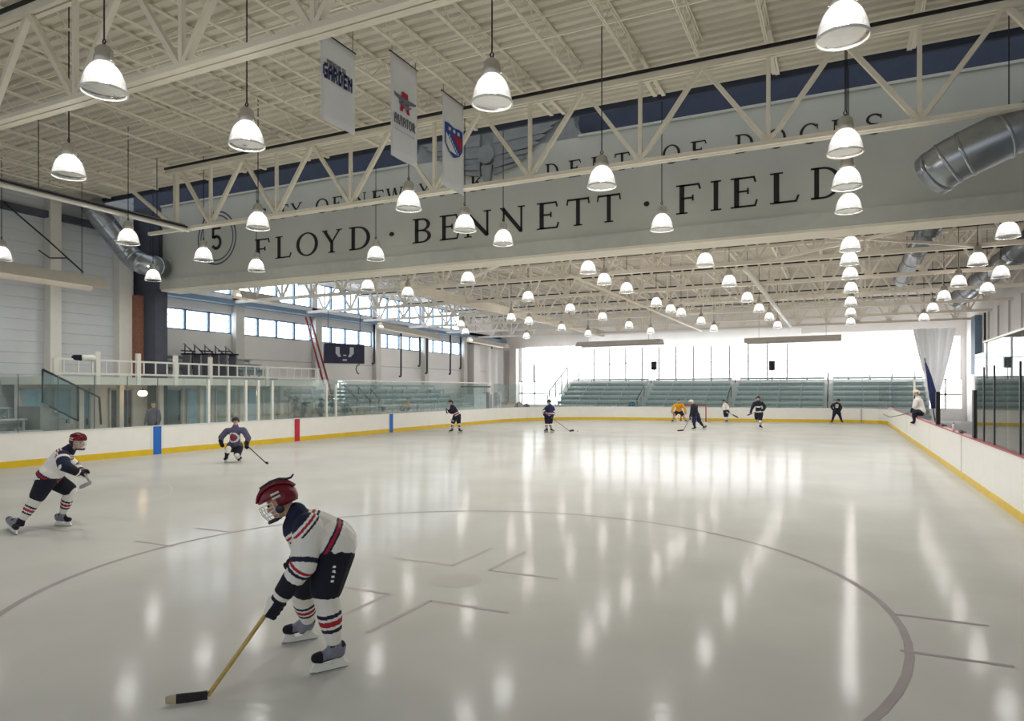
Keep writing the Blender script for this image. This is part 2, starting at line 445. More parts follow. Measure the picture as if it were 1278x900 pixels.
def skate(root, toe, heel, ank, s, vox, ms=('skate_grey', 'navy_deep'), lift=0):
    toe, heel, ank = Vector(toe), Vector(heel), Vector(ank); up = ZV
    ax = (toe - heel); L = ax.length; ax.normalize()
    side = ax.cross(up).normalized(); up = side.cross(ax).normalized()
    mb = MB(); h = .085 * s
    a = heel + up * (h + .035 * s) + ax * .035 * s; b = toe + up * (h + .02 * s) - ax * .05 * s
    mb.cap(a, b, .043 * s, .038 * s); mb.cap(b, toe + up * (h + .022 * s) - ax * .02 * s, .042 * s, .036 * s)
    mb.cap(a, ank, .046 * s, .052 * s); mb.cap(a + up * .03 * s, (a + b) / 2 + up * .012 * s, .05 * s, .042 * s)
    mb.cap(ank - ax * .0 , ank + ax * .045 * s - up * .05 * s, .045 * s, .035 * s)
    f = along(heel, toe)
    def fn(c):
        t = f(c); hh = (c - heel).dot(up)
        if t > .74 or hh < h + .005 * s: return 1
        if .38 < t < .5 and hh > .17 * s: return 1
        if t < .14 and hh > .16 * s: return 1
        return 0
    sk = blob('skate', mb, ms, root, vox, 2, fn)
    hb = MB(); o = heel + up * 0
    prof = [(-.03 * s, .012 * s), (L * .1, .012 * s), (L * .9, .012 * s), (L + .02 * s, .022 * s), (L * .97, .075 * s), (L * .84, .092 * s), (L * .7, .092 * s), (L * .64, .045 * s),
            (L * .38, .045 * s), (L * .33, .1 * s), (L * .06, .1 * s), (L * .02, .06 * s), (-.035 * s, .03 * s)]
    hb.poly(prof, o - side * .011 * s, ax, up, .022 * s)
    emit('blade_holder', hb, 'holder', sk)
    bb = MB(); bb.poly([(-.03 * s, .0), (L + .015 * s, .0), (L + .025 * s, .014 * s), (-.036 * s, .014 * s)], o - side * .002 * s, ax, up, .004 * s)
    emit('blade', bb, 'blade_steel', sk)
    return sk

def helmet(root, c, fwd, up, s, m, cage=True, strap=False, detail=True):
    fwd = Vector(fwd).normalized(); side = fwd.cross(Vector(up)).normalized(); up = side.cross(fwd).normalized()
    c = Vector(c); R = (.155 * s, .122 * s, .135 * s)
    mb = MB(); ax = (fwd * R[0], side * R[1], up * R[2])
    mb.ell(c, ax, 24, 18, keep=lambda l: l.z > (.12 if l.x > .25 else (-.62 if l.x < .1 and abs(l.y) > .3 or l.x < -.3 else -.25)))
    h = emit('helmet', mb, m, root, smooth=True)
    so = h.modifiers.new('thick', 'SOLIDIFY'); so.thickness = .014 * s; so.offset = 1
    if detail:
        for k in (-.55, 0, .55):
            rb = MB(); pts = []
            for i in range(9):
                a = math.radians(20 + 140 * i / 8); pts.append(c + fwd * (R[0] * 1.05 * math.cos(a)) + (up * math.cos(k) + side * math.sin(k)) * (R[2] * 1.05 * math.sin(a)))
            rb.path(pts, .011 * s, 6); emit('ridge', rb, m, h, True)
        for sy in (-1, 1):
            vb = MB()
            for z in (.35, .12):
                a = Vector((0, 0, 0)); p = [c + fwd * (x * R[0]) + side * (sy * R[1] * 1.12 * math.sqrt(max(0, 1 - x * x - z * z))) + up * (z * R[2] * 1.02) for x in (-.3, -.1, .12)]
                vb.path(p, .009 * s, 6)
            emit('vent', vb, 'helmet_white', h, True)
            eb = MB(); eb.ell(c + side * (sy * R[1] * .98) - up * .075 * s + fwd * .0 * s, (fwd * .036 * s, side * .01 * s, up * .034 * s), 10, 6); emit('ear_guard', eb, 'helmet_dark', h, True)
    if cage:
        cb = MB(); F0 = c + fwd * .012 * s - up * .055 * s
        def P(a, z): return F0 + fwd * (math.cos(a) * .15 * s * (1 - .35 * max(0, -z - .02) / .1)) + side * (math.sin(a) * .11 * s * (1 - .3 * max(0, -z - .02) / .1)) + up * z * s
        for z in (.05, .02, -.01, -.04, -.07): cb.path([P(math.radians(a), z) for a in range(-80, 81, 20)], .0035 * s if detail else .006 * s, 5)
        for a in range(-80, 81, 32): cb.path([P(math.radians(a), z) for z in (.05, .02, -.01, -.04, -.07)], .0035 * s if detail else .006 * s, 5)
        emit('face_cage', cb, 'holder', h, True)
        ch = MB(); ch.path([P(math.radians(a), -.075) - up * .008 * s for a in range(-70, 71, 20)], .016 * s, 6); emit('chin_cup', ch, 'helmet_dark', h, True)
    if strap:
        sb = MB(); pts = [c + up * R[2] * .98 + fwd * .09 * s, c + up * R[2] * 1.09, c + up * R[2] * 1.03 - fwd * .07 * s, c + up * R[2] * .84 - fwd * .12 * s, c + up * R[2] * .8 - fwd * .155 * s, c + up * R[2] * .92 - fwd * .185 * s]
        sb.path(pts, [.012 * s, .013 * s, .012 * s, .011 * s, .01 * s, .007 * s], 6); emit('strap', sb, 'helmet_dark', h, True)
    return h

def person_body(root, P, s, vox, fwd, up):
    """one continuous skin surface: head with nose, ears and jaw, neck, trunk, arms, hands, legs"""
    mb = MB(); side = fwd.cross(up).normalized(); c = P['head']
    mb.ell(c, (fwd * .1 * s, side * .078 * s, up * .118 * s))
    mb.ell(c + fwd * .03 * s - up * .07 * s, (fwd * .07 * s, side * .058 * s, up * .06 * s), 12, 8)
    mb.cap(c + fwd * .098 * s - up * .005 * s, c + fwd * .112 * s - up * .035 * s, .012 * s, .016 * s, 8)
    for sy in (-1, 1): mb.ell(c + side * sy * .08 * s - up * .015 * s - fwd * .01 * s, (fwd * .018 * s, side * .012 * s, up * .03 * s), 8, 6)
    mb.cap(c - up * .06 * s - fwd * .01 * s, P['neck'], .056 * s, .062 * s)
    mid = (P['sL'] + P['sR']) / 2
    mb.cap(P['neck'], (mid + P['pel']) / 2, .06 * s, .12 * s); mb.cap((mid + P['pel']) / 2, P['pel'], .12 * s, .125 * s)
    for q in 'LR':
        mb.cap(mid, P['s' + q], .09 * s, .06 * s)
        mb.cap(P['s' + q], P['e' + q], .055 * s, .042 * s); mb.cap(P['e' + q], P['w' + q], .042 * s, .03 * s)
        mb.cap(P['w' + q], P['w' + q] + (P['g' + q] - P['w' + q]) * .6, .03 * s, .034 * s)
        mb.cap(P['pel'], P['hip' + q], .11 * s, .09 * s)
        mb.cap(P['hip' + q], P['k' + q], .085 * s, .058 * s); mb.cap(P['k' + q], P['a' + q], .055 * s, .036 * s)
    b = blob('body', mb, 'skin', root, vox, 2)
    return b

def player(label, spec, d0, s, fwd, up, style, vox, sticks=None, cat='person'):
    """spec: joint -> (px, py, depth offset); skates as ground pixel pairs"""
    P = {}
    for k, v in spec.items():
        if k[:2] in ('to', 'he') and k != 'head':
            P[k] = G(*v) if len(v) == 2 else U(v[0], v[1], d0 + v[2])
        else: P[k] = U(v[0], v[1], d0 + v[2])
    root = thing('person', (P['pel'].x, P['pel'].y, 0), label, cat)
    fwd = Vector(fwd).normalized(); up = Vector(up).normalized()
    side = fwd.cross(up).normalized(); up = side.cross(fwd).normalized()
    person_body(root, P, s, vox, fwd, up)
    mid = (P['sL'] + P['sR']) / 2; pel = P['pel']; st = style
    # jersey over shoulder pads, hanging to the hips
    mb = MB(); nk = P['neck']
    spine = (pel - mid).normalized(); bside = (P['sR'] - P['sL']).normalized()
    mb.cap(nk + (P['head'] - nk) * .2, mid, .092 * s, .15 * s)
    mb.cap(P['sL'], P['sR'], .105 * s, .105 * s); mb.cap(mid, (mid * .45 + pel * .55), .165 * s, .17 * s); mb.cap((mid * .45 + pel * .55), pel - spine * .03 * s, .165 * s, .175 * s)
    hl, hr = P['hipL'], P['hipR']
    bk = st.get('bulk', 1.0); hz = ZV * .05 * s
    for hp_ in (hl, hr): mb.cap(pel - spine * .05 * s, hp_ * .85 + pel * .15 + hz, .172 * s * bk, .165 * s * bk)
    mb.cap(mid * .7 + pel * .3, pel, .17 * s * bk, .178 * s * bk)
    for q in 'LR':
        mb.cap(P['s' + q], P['e' + q], .105 * s * bk, .095 * s * bk); mb.cap(P['e' + q], P['w' + q], .092 * s * bk, .068 * s * bk)
    jm = st['jersey']; jf = st.get('jfn')
    fn = jf(P, s) if jf else None
    blob('jersey', mb, jm, root, vox, 4, fn)
    # padded shorts
    mb = MB()
    for q in 'LR':
        k = P['hip' + q] * .12 + P['k' + q] * .88
        mb.cap(pel * .5 + P['hip' + q] * .5 - ZV * .02 * s, P['hip' + q], .15 * s * bk, .145 * s * bk); mb.cap(P['hip' + q], k, .15 * s * bk, st.get('leg', .118) * s * bk)
    blob('shorts' if st.get('shorts', 1) else 'trousers', mb, st['pants'], root, vox, 3, st['pfn'](P, s) if st.get('pfn') else None)
    for q in 'LR':
        mb = MB(); k, a = P['k' + q], P['a' + q]
        h = P['hip' + q]; kk = k + (h - k).normalized() * .04 * s
        a_ = k * .13 + a * .87; mb.cap(kk, k, .09 * s * bk, .095 * s * bk); mb.cap(k, k * .5 + a * .5, .093 * s * bk, .086 * s * bk); mb.cap(k * .5 + a * .5, a_, .086 * s * bk, .058 * s * bk)
        blob('sock', mb, st['sock'], root, vox, 2, bands(k, a, st.get('sbands', []), 9) and (lambda c, g=bands(k, a, st.get('sbands', []), 9): g(c) or 0))
        skate(root, P['toe' + q], P['heel' + q], a, s * st.get('sk', 1.1), vox, st.get('skate', ('skate_grey', 'navy_deep')))
        sd = (sticks[1] - sticks[0]) if sticks else V(0, 0, 1)
        if not st.get('blocker'):
            hand(root, 'glove', P['w' + q], P['g' + q], sd, s * st.get('gs', 1.1), vox * .75, st['glove'])
        else:
            hand(root, 'glove', P['w' + q], P['g' + q], sd, s * 1.35, vox, st['glove'])
    helmet(root, P['head'] + up * .025 * s, fwd, up, s * st.get('hs', 1), st['helmet'], st.get('cage', True), st.get('strap', False), st.get('detail', False))
    if st.get('face'):
        for sy in (-1, 1):
            e = MB(); e.ell(P['head'] + fwd * .088 * s + side * sy * .032 * s + up * .004 * s, (fwd * .014 * s, side * .016 * s, up * .009 * s), 8, 6); emit('eye', e, 'eye', root, True)
        m_ = MB(); m_.path([P['head'] + fwd * (.094 - abs(t) * .25) * s - up * .07 * s + side * t * s for t in (-.026, -.012, 0, .012, .026)], .005 * s, 5); emit('mouth', m_, 'lip', root, True)
    return root, P

def stick(label, top, bend, tip, s=1, shaft='wood', blade='tape', light=None, w=.03, bh=.075):
    top, bend, tip = Vector(top), Vector(bend), Vector(tip)
    r = thing('hockey_stick', (bend.x, bend.y, 0), label, 'hockey stick')
    mb = MB(); mb.beam(top, bend, w * s, w * .7 * s); o = emit('shaft', mb, shaft, r)
    tb = MB(); d = (bend - top).normalized(); tb.beam(top, top + d * .16, w * 1.2 * s, w * .95 * s); emit('butt_tape', tb, 'tape', o)
    mb = MB(); n = 8; ax = (tip - bend); L = ax.length; ax.normalize(); side = ax.cross(ZV).normalized()
    vs = []; fs = []
    for i in range(n + 1):
        t = i / n; c = bend + ax * (L * t) + side * (.035 * s * t * t)
        h = bh * s * (1 - .25 * abs(t - .6)) * (1 if t < .95 else .75); th = (.008 if t > .1 else .014) * s
        z0 = max(.004, c.z - h * .35)
        for dz, sg in ((0, -1), (0, 1), (h, 1), (h, -1)): vs.append(Vector((c.x, c.y, z0 + dz)) + side * sg * th)
    for i in range(n):
        for j in range(4): a = i * 4 + j; b = i * 4 + (j + 1) % 4; fs.append((a, b, b + 4, a + 4))
    fs += [(3, 2, 1, 0), tuple(n * 4 + j for j in range(4))]
    mb.add(vs, fs); mi = []
    if light:
        k = 0
        for i in range(n):
            mb.mi[i * 4:i * 4 + 4] = [1 if i >= n - 2 else 0] * 4
        mb.mi[-1] = 1
    emit('blade', mb, [blade, light] if light else blade, r)
    return r

# --- stripe rules
def jersey_home(P, s):
    sp = bands((P['sL'] + P['sR']) / 2, P['pel'], [(.76, .82, 1), (.82, .9, 2), (.9, .96, 1)])
    mid = (P['sL'] + P['sR']) / 2; nk = P['neck']; ax = (P['pel'] - nk).normalized()
    sl = [(1.0 + a, 1.0 + b, i) for a, b, i in ((-.16, -.02, 1), (.05, .18, 2), (.25, .38, 1), (.86, 1.3, 1))]
    def fn(c):
        dt = seg_dist(c, mid, P['pel'])
        for q in 'LR':
            S, E, W = P['s' + q], P['e' + q], P['w' + q]; S2_ = S * .45 + E * .55
            d1, d2 = seg_dist(c, S2_, E), seg_dist(c, E, W)
            if min(d1, d2) < .128 * s and min(d1, d2) < dt:
                t = along(S, E)(c) if d1 < d2 else 1 + max(0, along(E, W)(c))
                for a, b, i in sl:
                    if a <= t < b: return i
                return 0
        t = (c - nk).dot(ax)
        # yoke across the shoulders
        if t < .02 * s: return 1
        if t < .04 * s: return 0
        if t < .06 * s: return 2
        if t < .078 * s: return 0
        if t < .096 * s: return 1
        return sp(c) or 0
    return fn
SB = [(.36, .43, 1), (.48, .58, 2), (.63, .7, 1)]
HOME = dict(jersey=('jersey_white', 'navy', 'jersey_red'), jfn=jersey_home, pants=('navy_deep', 'holder'), sock=('sock_white', 'navy', 'jersey_red'), sbands=SB,
            glove=('navy_deep', 'jersey_white'), helmet='helmet_red', detail=True, face=True)

# ---- foreground player
def pfn1(P, s):
    p = U(417, 707, 5.5)
    q = U(415, 727, 5.5)
    def fn(c):
        t = along(p, q)(c)
        return 1 if 0 < t < 1 and abs((c - p).dot(RV) + (t * 2) * .007) < .011 and (c - P['pel']).dot(FV) < 0 and int(t * 7) % 2 == 0 else 0
    return fn
S1 = dict(HOME); S1['strap'] = True; S1['pfn'] = pfn1; S1['hs'] = 1.06; S1['bulk'] = 1.16; S1['sk'] = 1.2; S1['gs'] = 1.32
spec1 = dict(head=(349, 626, -.03), neck=(375, 644, 0), sL=(384, 658, -.17), sR=(372, 660, .2), pel=(415, 677, .08),
             eL=(379, 704, -.27), wL=(360, 731, -.25), gL=(341, 758, -.24), eR=(386, 702, .27), wR=(376, 701, .12), gR=(369, 702, .0),
             hipL=(417, 690, -.06), hipR=(410, 690, .2), kL=(406, 738, -.16), kR=(377, 735, .3), aL=(418, 806, -.1), aR=(385, 776, .5),
             toeL=(391, 842), heelL=(429, 833), toeR=(355, 804), heelR=(391, 798))
st_top = U(379, 701, 5.72); st_bend = G(259, 869, .03); st_tip = G(206, 878, .03)
P1r, P1 = player('hockey player bending forward in a white jersey and maroon helmet, nearest the camera', spec1, 5.75, 1.0, V(-.86, -.18, -.42), V(-.4, 0, .9), S1, .0085, (st_top, st_bend))
stick('yellow wooden hockey stick with dark taped blade, held by the nearest player', st_top, st_bend, st_tip, 1, 'wood', 'tape', 'tape_light', w=.03, bh=.07)

# ---- player striding at the left edge
spec2 = dict(head=(97, 552, 0), neck=(86, 562, 0), sL=(79, 571, .2), sR=(78, 570, -.2), pel=(61, 595, 0),
             eL=(94, 583, .3), wL=(100, 588, .25), gL=(107, 590, .1), eR=(80, 581, -.33), wR=(93, 588, -.3), gR=(103, 593, -.2),
             hipL=(66, 599, .12), hipR=(58, 599, -.12), kL=(88, 612, .15), kR=(46, 621, -.2), aL=(78, 642, .25), aR=(27, 650, -.3),
             toeL=(88, 657), heelL=(70, 656), toeR=(21, 668), heelR=(11, 660))
def jfn2(P, s):
    base = jersey_home(P, s)
    def fn(c):
        d = seg_dist(c, P['eR'] * .7 + P['sR'] * .3, P['wR'])
        if d < .13 * s and along(P['sR'], P['eR'])(c) > .45: return 1 if int((along(P['eR'], P['wR'])(c)) * 5) != 2 else 1
        return base(c)
    return fn
S2 = dict(HOME); S2['jfn'] = jfn2; S2['bulk'] = 1.06; S2['hs'] = .95
a2, b2 = U(103, 588, 11.45), U(113, 603, 10.15)
player('hockey player striding right at the left edge, white jersey, navy shorts and red helmet', spec2, 11.35, .98, V(.95, -.25, -.12), V(.15, 0, 1), S2, .016, (a2, b2))
stick('hockey stick seen end-on in the hands of the striding player at left', a2, b2, b2 + V(.05, -.28, -.03), .8, 'stick_grey', 'stick_grey')

# ---- dark kneeling player before the left boards
def jfn3(P, s):
    c0 = (P['sL'] + P['sR']) / 2 * .6 + P['pel'] * .4
    def fn(c):
        q = c - c0; r = math.hypot(q.dot(RV), q.z)
        if q.dot(FV) < 0:
            if r < .085: return 1 if (q.z < .02 or abs(q.dot(RV)) > .03) else 0
            if r < .12: return 0
            if r < .165: return 2
        return 0
    return fn
D3 = dict(jersey=('jersey_purple', 'jersey_red', 'jersey_white'), jfn=jfn3, pants='navy_deep', sock=('sock_white', 'navy_deep'), sbands=[(.5, 1.2, 1)],
          glove=('navy_deep',), helmet='helmet_dark', cage=False, face=True)
spec3 = dict(head=(294, 526, 0), neck=(294, 533, .02), sL=(304, 537, .0), sR=(283, 538, 0), pel=(293, 558, .12),
             eL=(310, 547, -.05), wL=(308, 554, -.12), gL=(307.5, 558, -.15), eR=(276, 546, -.05), wR=(276, 552, -.1), gR=(277, 556, -.12),
             hipL=(298, 559, .1), hipR=(288, 559, .1), kL=(296, 568, -.25), kR=(285, 560, -.42), aL=(297, 572, .12), aR=(282.5, 570, -.4),
             toeL=(301, 576, .05), heelL=(297, 575, .3), toeR=(280, 577.6), heelR=(283.5, 576.4))
a3, b3 = U(305, 553, 21.7), G(332, 578, .03)
player('hockey player in a grey-purple jersey kneeling on one knee near the left boards', spec3, 21.9, .97, V(.1, -1, -.1), V(0, 0, 1), D3, .026, (a3, b3))
stick('dark hockey stick held out to the right by the kneeling player', a3, b3, G(336, 578.6, .03), 1, 'dark_metal', 'tape')

# ---- far players
AWAY = dict(jersey=('jersey_dark', 'jersey_white', 'jersey_red'), pants='navy_deep', sock=('sock_white', 'navy_deep', 'jersey_red'), sbands=[(.3, .42, 1), (.5, .62, 2), (.78, 1.2, 1)],
            glove=('navy_deep',), helmet='helmet_dark', cage=False, face=True, skate=('navy_deep', 'black'))
def hem(P, s):
    g = bands((P['sL'] + P['sR']) / 2, P['pel'], [(.66, .74, 1), (.74, .82, 2), (.9, .97, 1)])
    return lambda c: g(c) or 0
A4 = dict(AWAY); A4['jfn'] = hem
spec4 = dict(head=(562.6, 503, 0), neck=(564, 507.5, 0), sL=(564, 509.6, -.18), sR=(566.5, 509.6, .18), pel=(570.5, 518.5, 0),
             eL=(561.5, 514, -.25), wL=(559.6, 513, -.2), gL=(557.5, 512.5, -.12), eR=(563.5, 515, .22), wR=(560.5, 514, .15), gR=(558, 514.5, .05),
             hipL=(568.5, 520, -.1), hipR=(572, 520, .1), kL=(565, 528.2, -.15), kR=(572.5, 528.2, .05), aL=(564, 536, -.1), aR=(573.5, 536, .05),
             toeL=(560.3, 540.7), heelL=(565, 540), toeR=(577, 540.4), heelR=(572.5, 540.2))
a4, b4 = U(557, 509.5, 36.2), U(562.5, 524.5, 35.6)
player('dark-jersey hockey player standing bent near the left far boards, arm held out left', spec4, 36.5, 1.0, V(-.7, -.7, -.1), V(0, 0, 1), A4, .034, (a4, b4))
stick('pale hockey stick held short before the dark player by the left far boards', a4, b4, b4 + V(.2, -.1, -.06), 1, 'holder', 'tape_light')
def sleeve5(P, s):
    gs = [bands(P['e' + q], P['w' + q], [(-.2, .15, 1)], .13 * s) for q in 'LR']; h = hem(P, s)
    return lambda c: gs[0](c) or gs[1](c) or h(c)
A5 = dict(AWAY); A5['jfn'] = sleeve5; A5['jersey'] = ('jersey_blue', 'jersey_white', 'jersey_red')
spec5 = dict(head=(685.5, 502.3, 0), neck=(687, 506, 0), sL=(689.5, 508.6, .1), sR=(682.5, 508.6, -.12), pel=(685, 518.5, 0),
             eL=(692, 515, .05), wL=(689, 519, -.12), gL=(687.5, 520, -.2), eR=(678.5, 514, -.15), wR=(680.5, 518, -.25), gR=(683, 519, -.3),
             hipL=(687.5, 520, .05), hipR=(682.5, 520, -.05), kL=(687, 528.5, -.05), kR=(682.5, 528.5, -.1), aL=(688, 535.8, .05), aR=(682, 535.8, -.05),
             toeL=(691.5, 540), heelL=(687.3, 539.2), toeR=(679.3, 540), heelR=(683.5, 539.4))
a5, b5 = U(679, 514.5, 36.7), G(711, 538.2, .03)
player('navy hockey player leaning over a stick, standing alone left of the goal area', spec5, 37.2, 1.0, V(.55, -.8, -.25), V(0, -.1, 1), A5, .034, (a5, b5))
stick('long thin hockey stick reaching right from the navy player left of the goal', a5, b5, G(715.5, 537.6, .03), 1, 'stick_grey', 'tape', bh=.1)
pk = MB(); q = G(720.7, 538.4); pk.lathe([(0, 0), (.034, 0), (.038, .004), (.038, .022), (.034, .026), (0, .026)], q, 16); solo('puck', pk, 'black', 'black puck on the ice just right of the navy player', 'puck')
# goalkeeper
GK = dict(jersey=('jersey_yellow',), pants='navy_deep', leg=.12, sock=('pad_tan', 'jersey_white'), sbands=[(.0, .12, 1), (.85, 1.2, 1)], glove=('pad_tan',), helmet='helmet_dark', cage=True, blocker=True, skate=('jersey_white', 'navy_deep'))
spec6 = dict(head=(847, 500.7, 0), neck=(847, 504, 0), sL=(851.5, 505.5, 0), sR=(842.5, 505.5, 0), pel=(847, 513.5, .2),
             eL=(855, 510.5, -.15), wL=(855.5, 514, -.3), gL=(855.5, 515.5, -.4), eR=(839.6, 510.5, -.15), wR=(839, 514, -.3), gR=(839.5, 515.8, -.4),
             hipL=(849.5, 514.3, .1), hipR=(844.5, 514.3, .1), kL=(853, 519, -.3), kR=(841.5, 519, -.3), aL=(855.3, 524, -.05), aR=(840.5, 524, -.05),
             toeL=(858, 527.2), heelL=(854.5, 526.8), toeR=(838, 527.2), heelR=(841.5, 526.8))
a6, b6 = U(840.5, 513.8, 48.9), G(847, 527.2, .03)
player('goalkeeper crouching in a yellow jersey and tan leg pads before the goal', spec6, 49.2, 1.05, V(0, -1, 0), V(0, 0, 1), GK, .045, (a6, b6))
stick('white goalkeeper stick resting on the ice between the pads of the yellow goalkeeper', a6, b6, b6 + V(.36, -.05, 0), 1.2, 'holder', 'holder')
# dark skater with white helmet
A7 = dict(AWAY); A7.update(jersey=('jersey_dark',), pants='jersey_blue', sock=('jersey_dark',), sbands=[], helmet='helmet_white', leg=.13)
spec7 = dict(head=(862.6, 502.3, 0), neck=(864, 506, 0), sL=(864, 508, -.18), sR=(869, 508, .18), pel=(868.5, 518, 0),
             eL=(863, 514.5, -.25), wL=(861.5, 520, -.25), gL=(861, 523, -.2), eR=(868, 515, .2), wR=(864, 518.5, .05), gR=(862.3, 519.5, -.08),
             hipL=(866.8, 519.5, -.1), hipR=(870.5, 519.5, .1), kL=(866, 527, -.2), kR=(873, 526, .05), aL=(867, 533.5, -.1), aR=(878, 532.5, .2),
             toeL=(863.3, 537.4), heelL=(868.5, 536.8), toeR=(877.3, 536.4), heelR=(881.2, 535.3))
a7, b7 = U(863.5, 516.5, 39), G(853, 537.2, .03)
player('skater in dark clothes and a white helmet striding left in front of the goal', spec7, 39.5, 1.0, V(-.95, -.25, -.2), V(-.1, 0, 1), A7, .036, (a7, b7))
stick('hockey stick reaching down left from the skater in the white helmet', a7, b7, G(846, 537.8, .03), 1, 'stick_grey', 'tape')
# small far player in white
A8 = dict(AWAY); A8.update(jersey=('jersey_white', 'navy', 'jersey_red'), jfn=hem, sbands=[], sock=('sock_white',))
spec8 = dict(head=(903.6, 501, 0), neck=(904.5, 504.3, 0), sL=(907.5, 506, .1), sR=(903.4, 506, -.1), pel=(906, 514.3, 0),
             eL=(909, 510.5, -.1), wL=(908.5, 513, -.3), gL=(909.5, 514, -.4), eR=(902.6, 510.5, -.2), wR=(904.3, 513.3, -.35), gR=(906, 513.2, -.45),
             hipL=(907.2, 515, .1), hipR=(905, 515, -.1), kL=(907, 520, 0), kR=(905.4, 520, -.1), aL=(907.5, 524.7, .1), aR=(906, 524.9, -.1),
             toeL=(909, 527.3), heelL=(907, 527), toeR=(904.7, 527.5), heelR=(906.6, 527.2))
a8, b8 = U(904, 512, 48.1), U(914.5, 518, 47.4)
player('small white-jersey player with dark helmet standing right of the goal', spec8, 48.7, .97, V(-.5, -.85, 0), V(0, 0, 1), A8, .045, (a8, b8))
stick('hockey stick with dark blade lifted off the ice by the small white player', a8, b8, b8 + V(.36, -.05, -.2), 1, 'dark_metal', 'tape', bh=.1)
# dark striding player
def jfn9(P, s):
    g = bands((P['sL'] + P['sR']) / 2, P['pel'], [(.28, .4, 1), (.76, .9, 1)])
    arms = [(P['s' + q], P['e' + q], P['w' + q]) for q in 'LR']
    return lambda c: (g(c) or 0) if min(min(seg_dist(c, a, b), seg_dist(c, b, d)) for a, b, d in arms) > .1 else 0
A9 = dict(AWAY); A9['jfn'] = jfn9
spec9 = dict(head=(946, 497.5, 0), neck=(946.6, 501.5, 0), sL=(951, 503.3, 0), sR=(941.5, 503.3, 0), pel=(947, 515.5, .05),
             eL=(954.8, 508, -.05), wL=(953, 511.5, -.2), gL=(951.5, 512.5, -.3), eR=(939, 508.5, -.05), wR=(937.5, 513, -.12), gR=(937, 515, -.18),
             hipL=(949.5, 517, .03), hipR=(944.5, 517, .1), kL=(948.5, 525, -.15), kR=(944.2, 522.5, .3), aL=(949, 531.3, -.05), aR=(946.5, 524.5, .85),
             toeL=(951.5, 536), heelL=(948, 535), toeR=(944.6, 528, 1.0), heelR=(946, 525, 1.2))
a9, b9 = U(952, 511, 40.4), U(930, 519, 40)
player('dark-jersey player skating towards the camera on one leg, right of the goal', spec9, 40.4, 1.02, V(-.05, -1, -.05), V(0, 0, 1), A9, .036, (U(952, 511, 40), U(936.5, 516, 40)))
stick('hockey stick carried across the body of the dark player skating forward', U(953, 510, 40), U(938, 516.5, 40), U(933.5, 518.5, 39.7), 1, 'dark_metal', 'tape')
# dark official
A10 = dict(AWAY); A10.update(jersey=('jersey_dark', 'holder'), sock=('jersey_dark',), sbands=[], leg=.1, shorts=0, helmet='helmet_dark')
def jfn10(P, s):
    c0 = (P['sL'] + P['sR']) / 2 * .75 + P['pel'] * .25
    return lambda c: 1 if (c - c0).dot(FV) < 0 and abs((c - c0).dot(RV) + .02) < .09 and abs((c - c0).z) < .11 and abs((c - c0).dot(RV) + .02) + abs((c - c0).z) > .05 else 0
A10['jfn'] = jfn10
spec10 = dict(head=(1046.3, 500.5, -.1), neck=(1045, 503.5, -.05), sL=(1047.5, 505, 0), sR=(1040, 504.8, 0), pel=(1044, 513, .15),
              eL=(1050, 509, -.1), wL=(1048.3, 512, -.3), gL=(1047, 513.2, -.4), eR=(1037.6, 507.5, -.1), wR=(1039.5, 511, -.3), gR=(1041.5, 513, -.42),
              hipL=(1046.4, 514.3, .1), hipR=(1041.8, 514.3, .1), kL=(1048.6, 520, 0), kR=(1040.2, 520, 0), aL=(1050.6, 525.7, .05), aR=(1038.4, 525.8, .05),
              toeL=(1052.6, 529.3), heelL=(1050.2, 528.6), toeR=(1036.2, 529.3), heelR=(1038.8, 528.6))
player('person all in black standing with feet apart by the right far boards', spec10, 47, 1.0, V(.1, -1, -.3), V(0, 0, 1), A10, .045, None)
# player sitting on the bench boards
A11 = dict(AWAY); A11.update(jersey=('jersey_white',), helmet='helmet_white', leg=.12, sbands=[], sock=('jersey_dark',))
spec11 = dict(head=(1143.5, 491, 0), neck=(1145.5, 497, 0), sL=(1143, 500.5, -.17), sR=(1149, 500.5, .17), pel=(1150, 513.5, 0),
              eL=(1141.5, 507, -.22), wL=(1139, 511, -.15), gL=(1137.5, 514, -.1), eR=(1149, 508, .2), wR=(1142, 512.5, .1), gR=(1139, 514.5, 0),
              hipL=(1148.5, 515, -.12), hipR=(1150.5, 515, .12), kL=(1141, 514.5, -.25), kR=(1142.5, 515, .25), aL=(1141, 527, -.22), aR=(1142, 527, .25),
              toeL=(1136, 531, -.25), heelL=(1141.5, 531, -.2), toeR=(1137, 531, .22), heelR=(1142.5, 531, .27))
a11, b11 = U(1146, 513.5, 28.8), U(1110, 521, 28.2)
player('player in a white jersey and white helmet sitting on the bench boards at right', spec11, 29.3, 1.0, V(-.9, -.4, -.1), V(0, 0, 1), A11, .034, (a11, b11))
stick('hockey stick held out over the ice by the player sitting at the bench', a11, b11, U(1103, 517, 28.2), 1, 'dark_metal', 'tape_light', bh=.06)
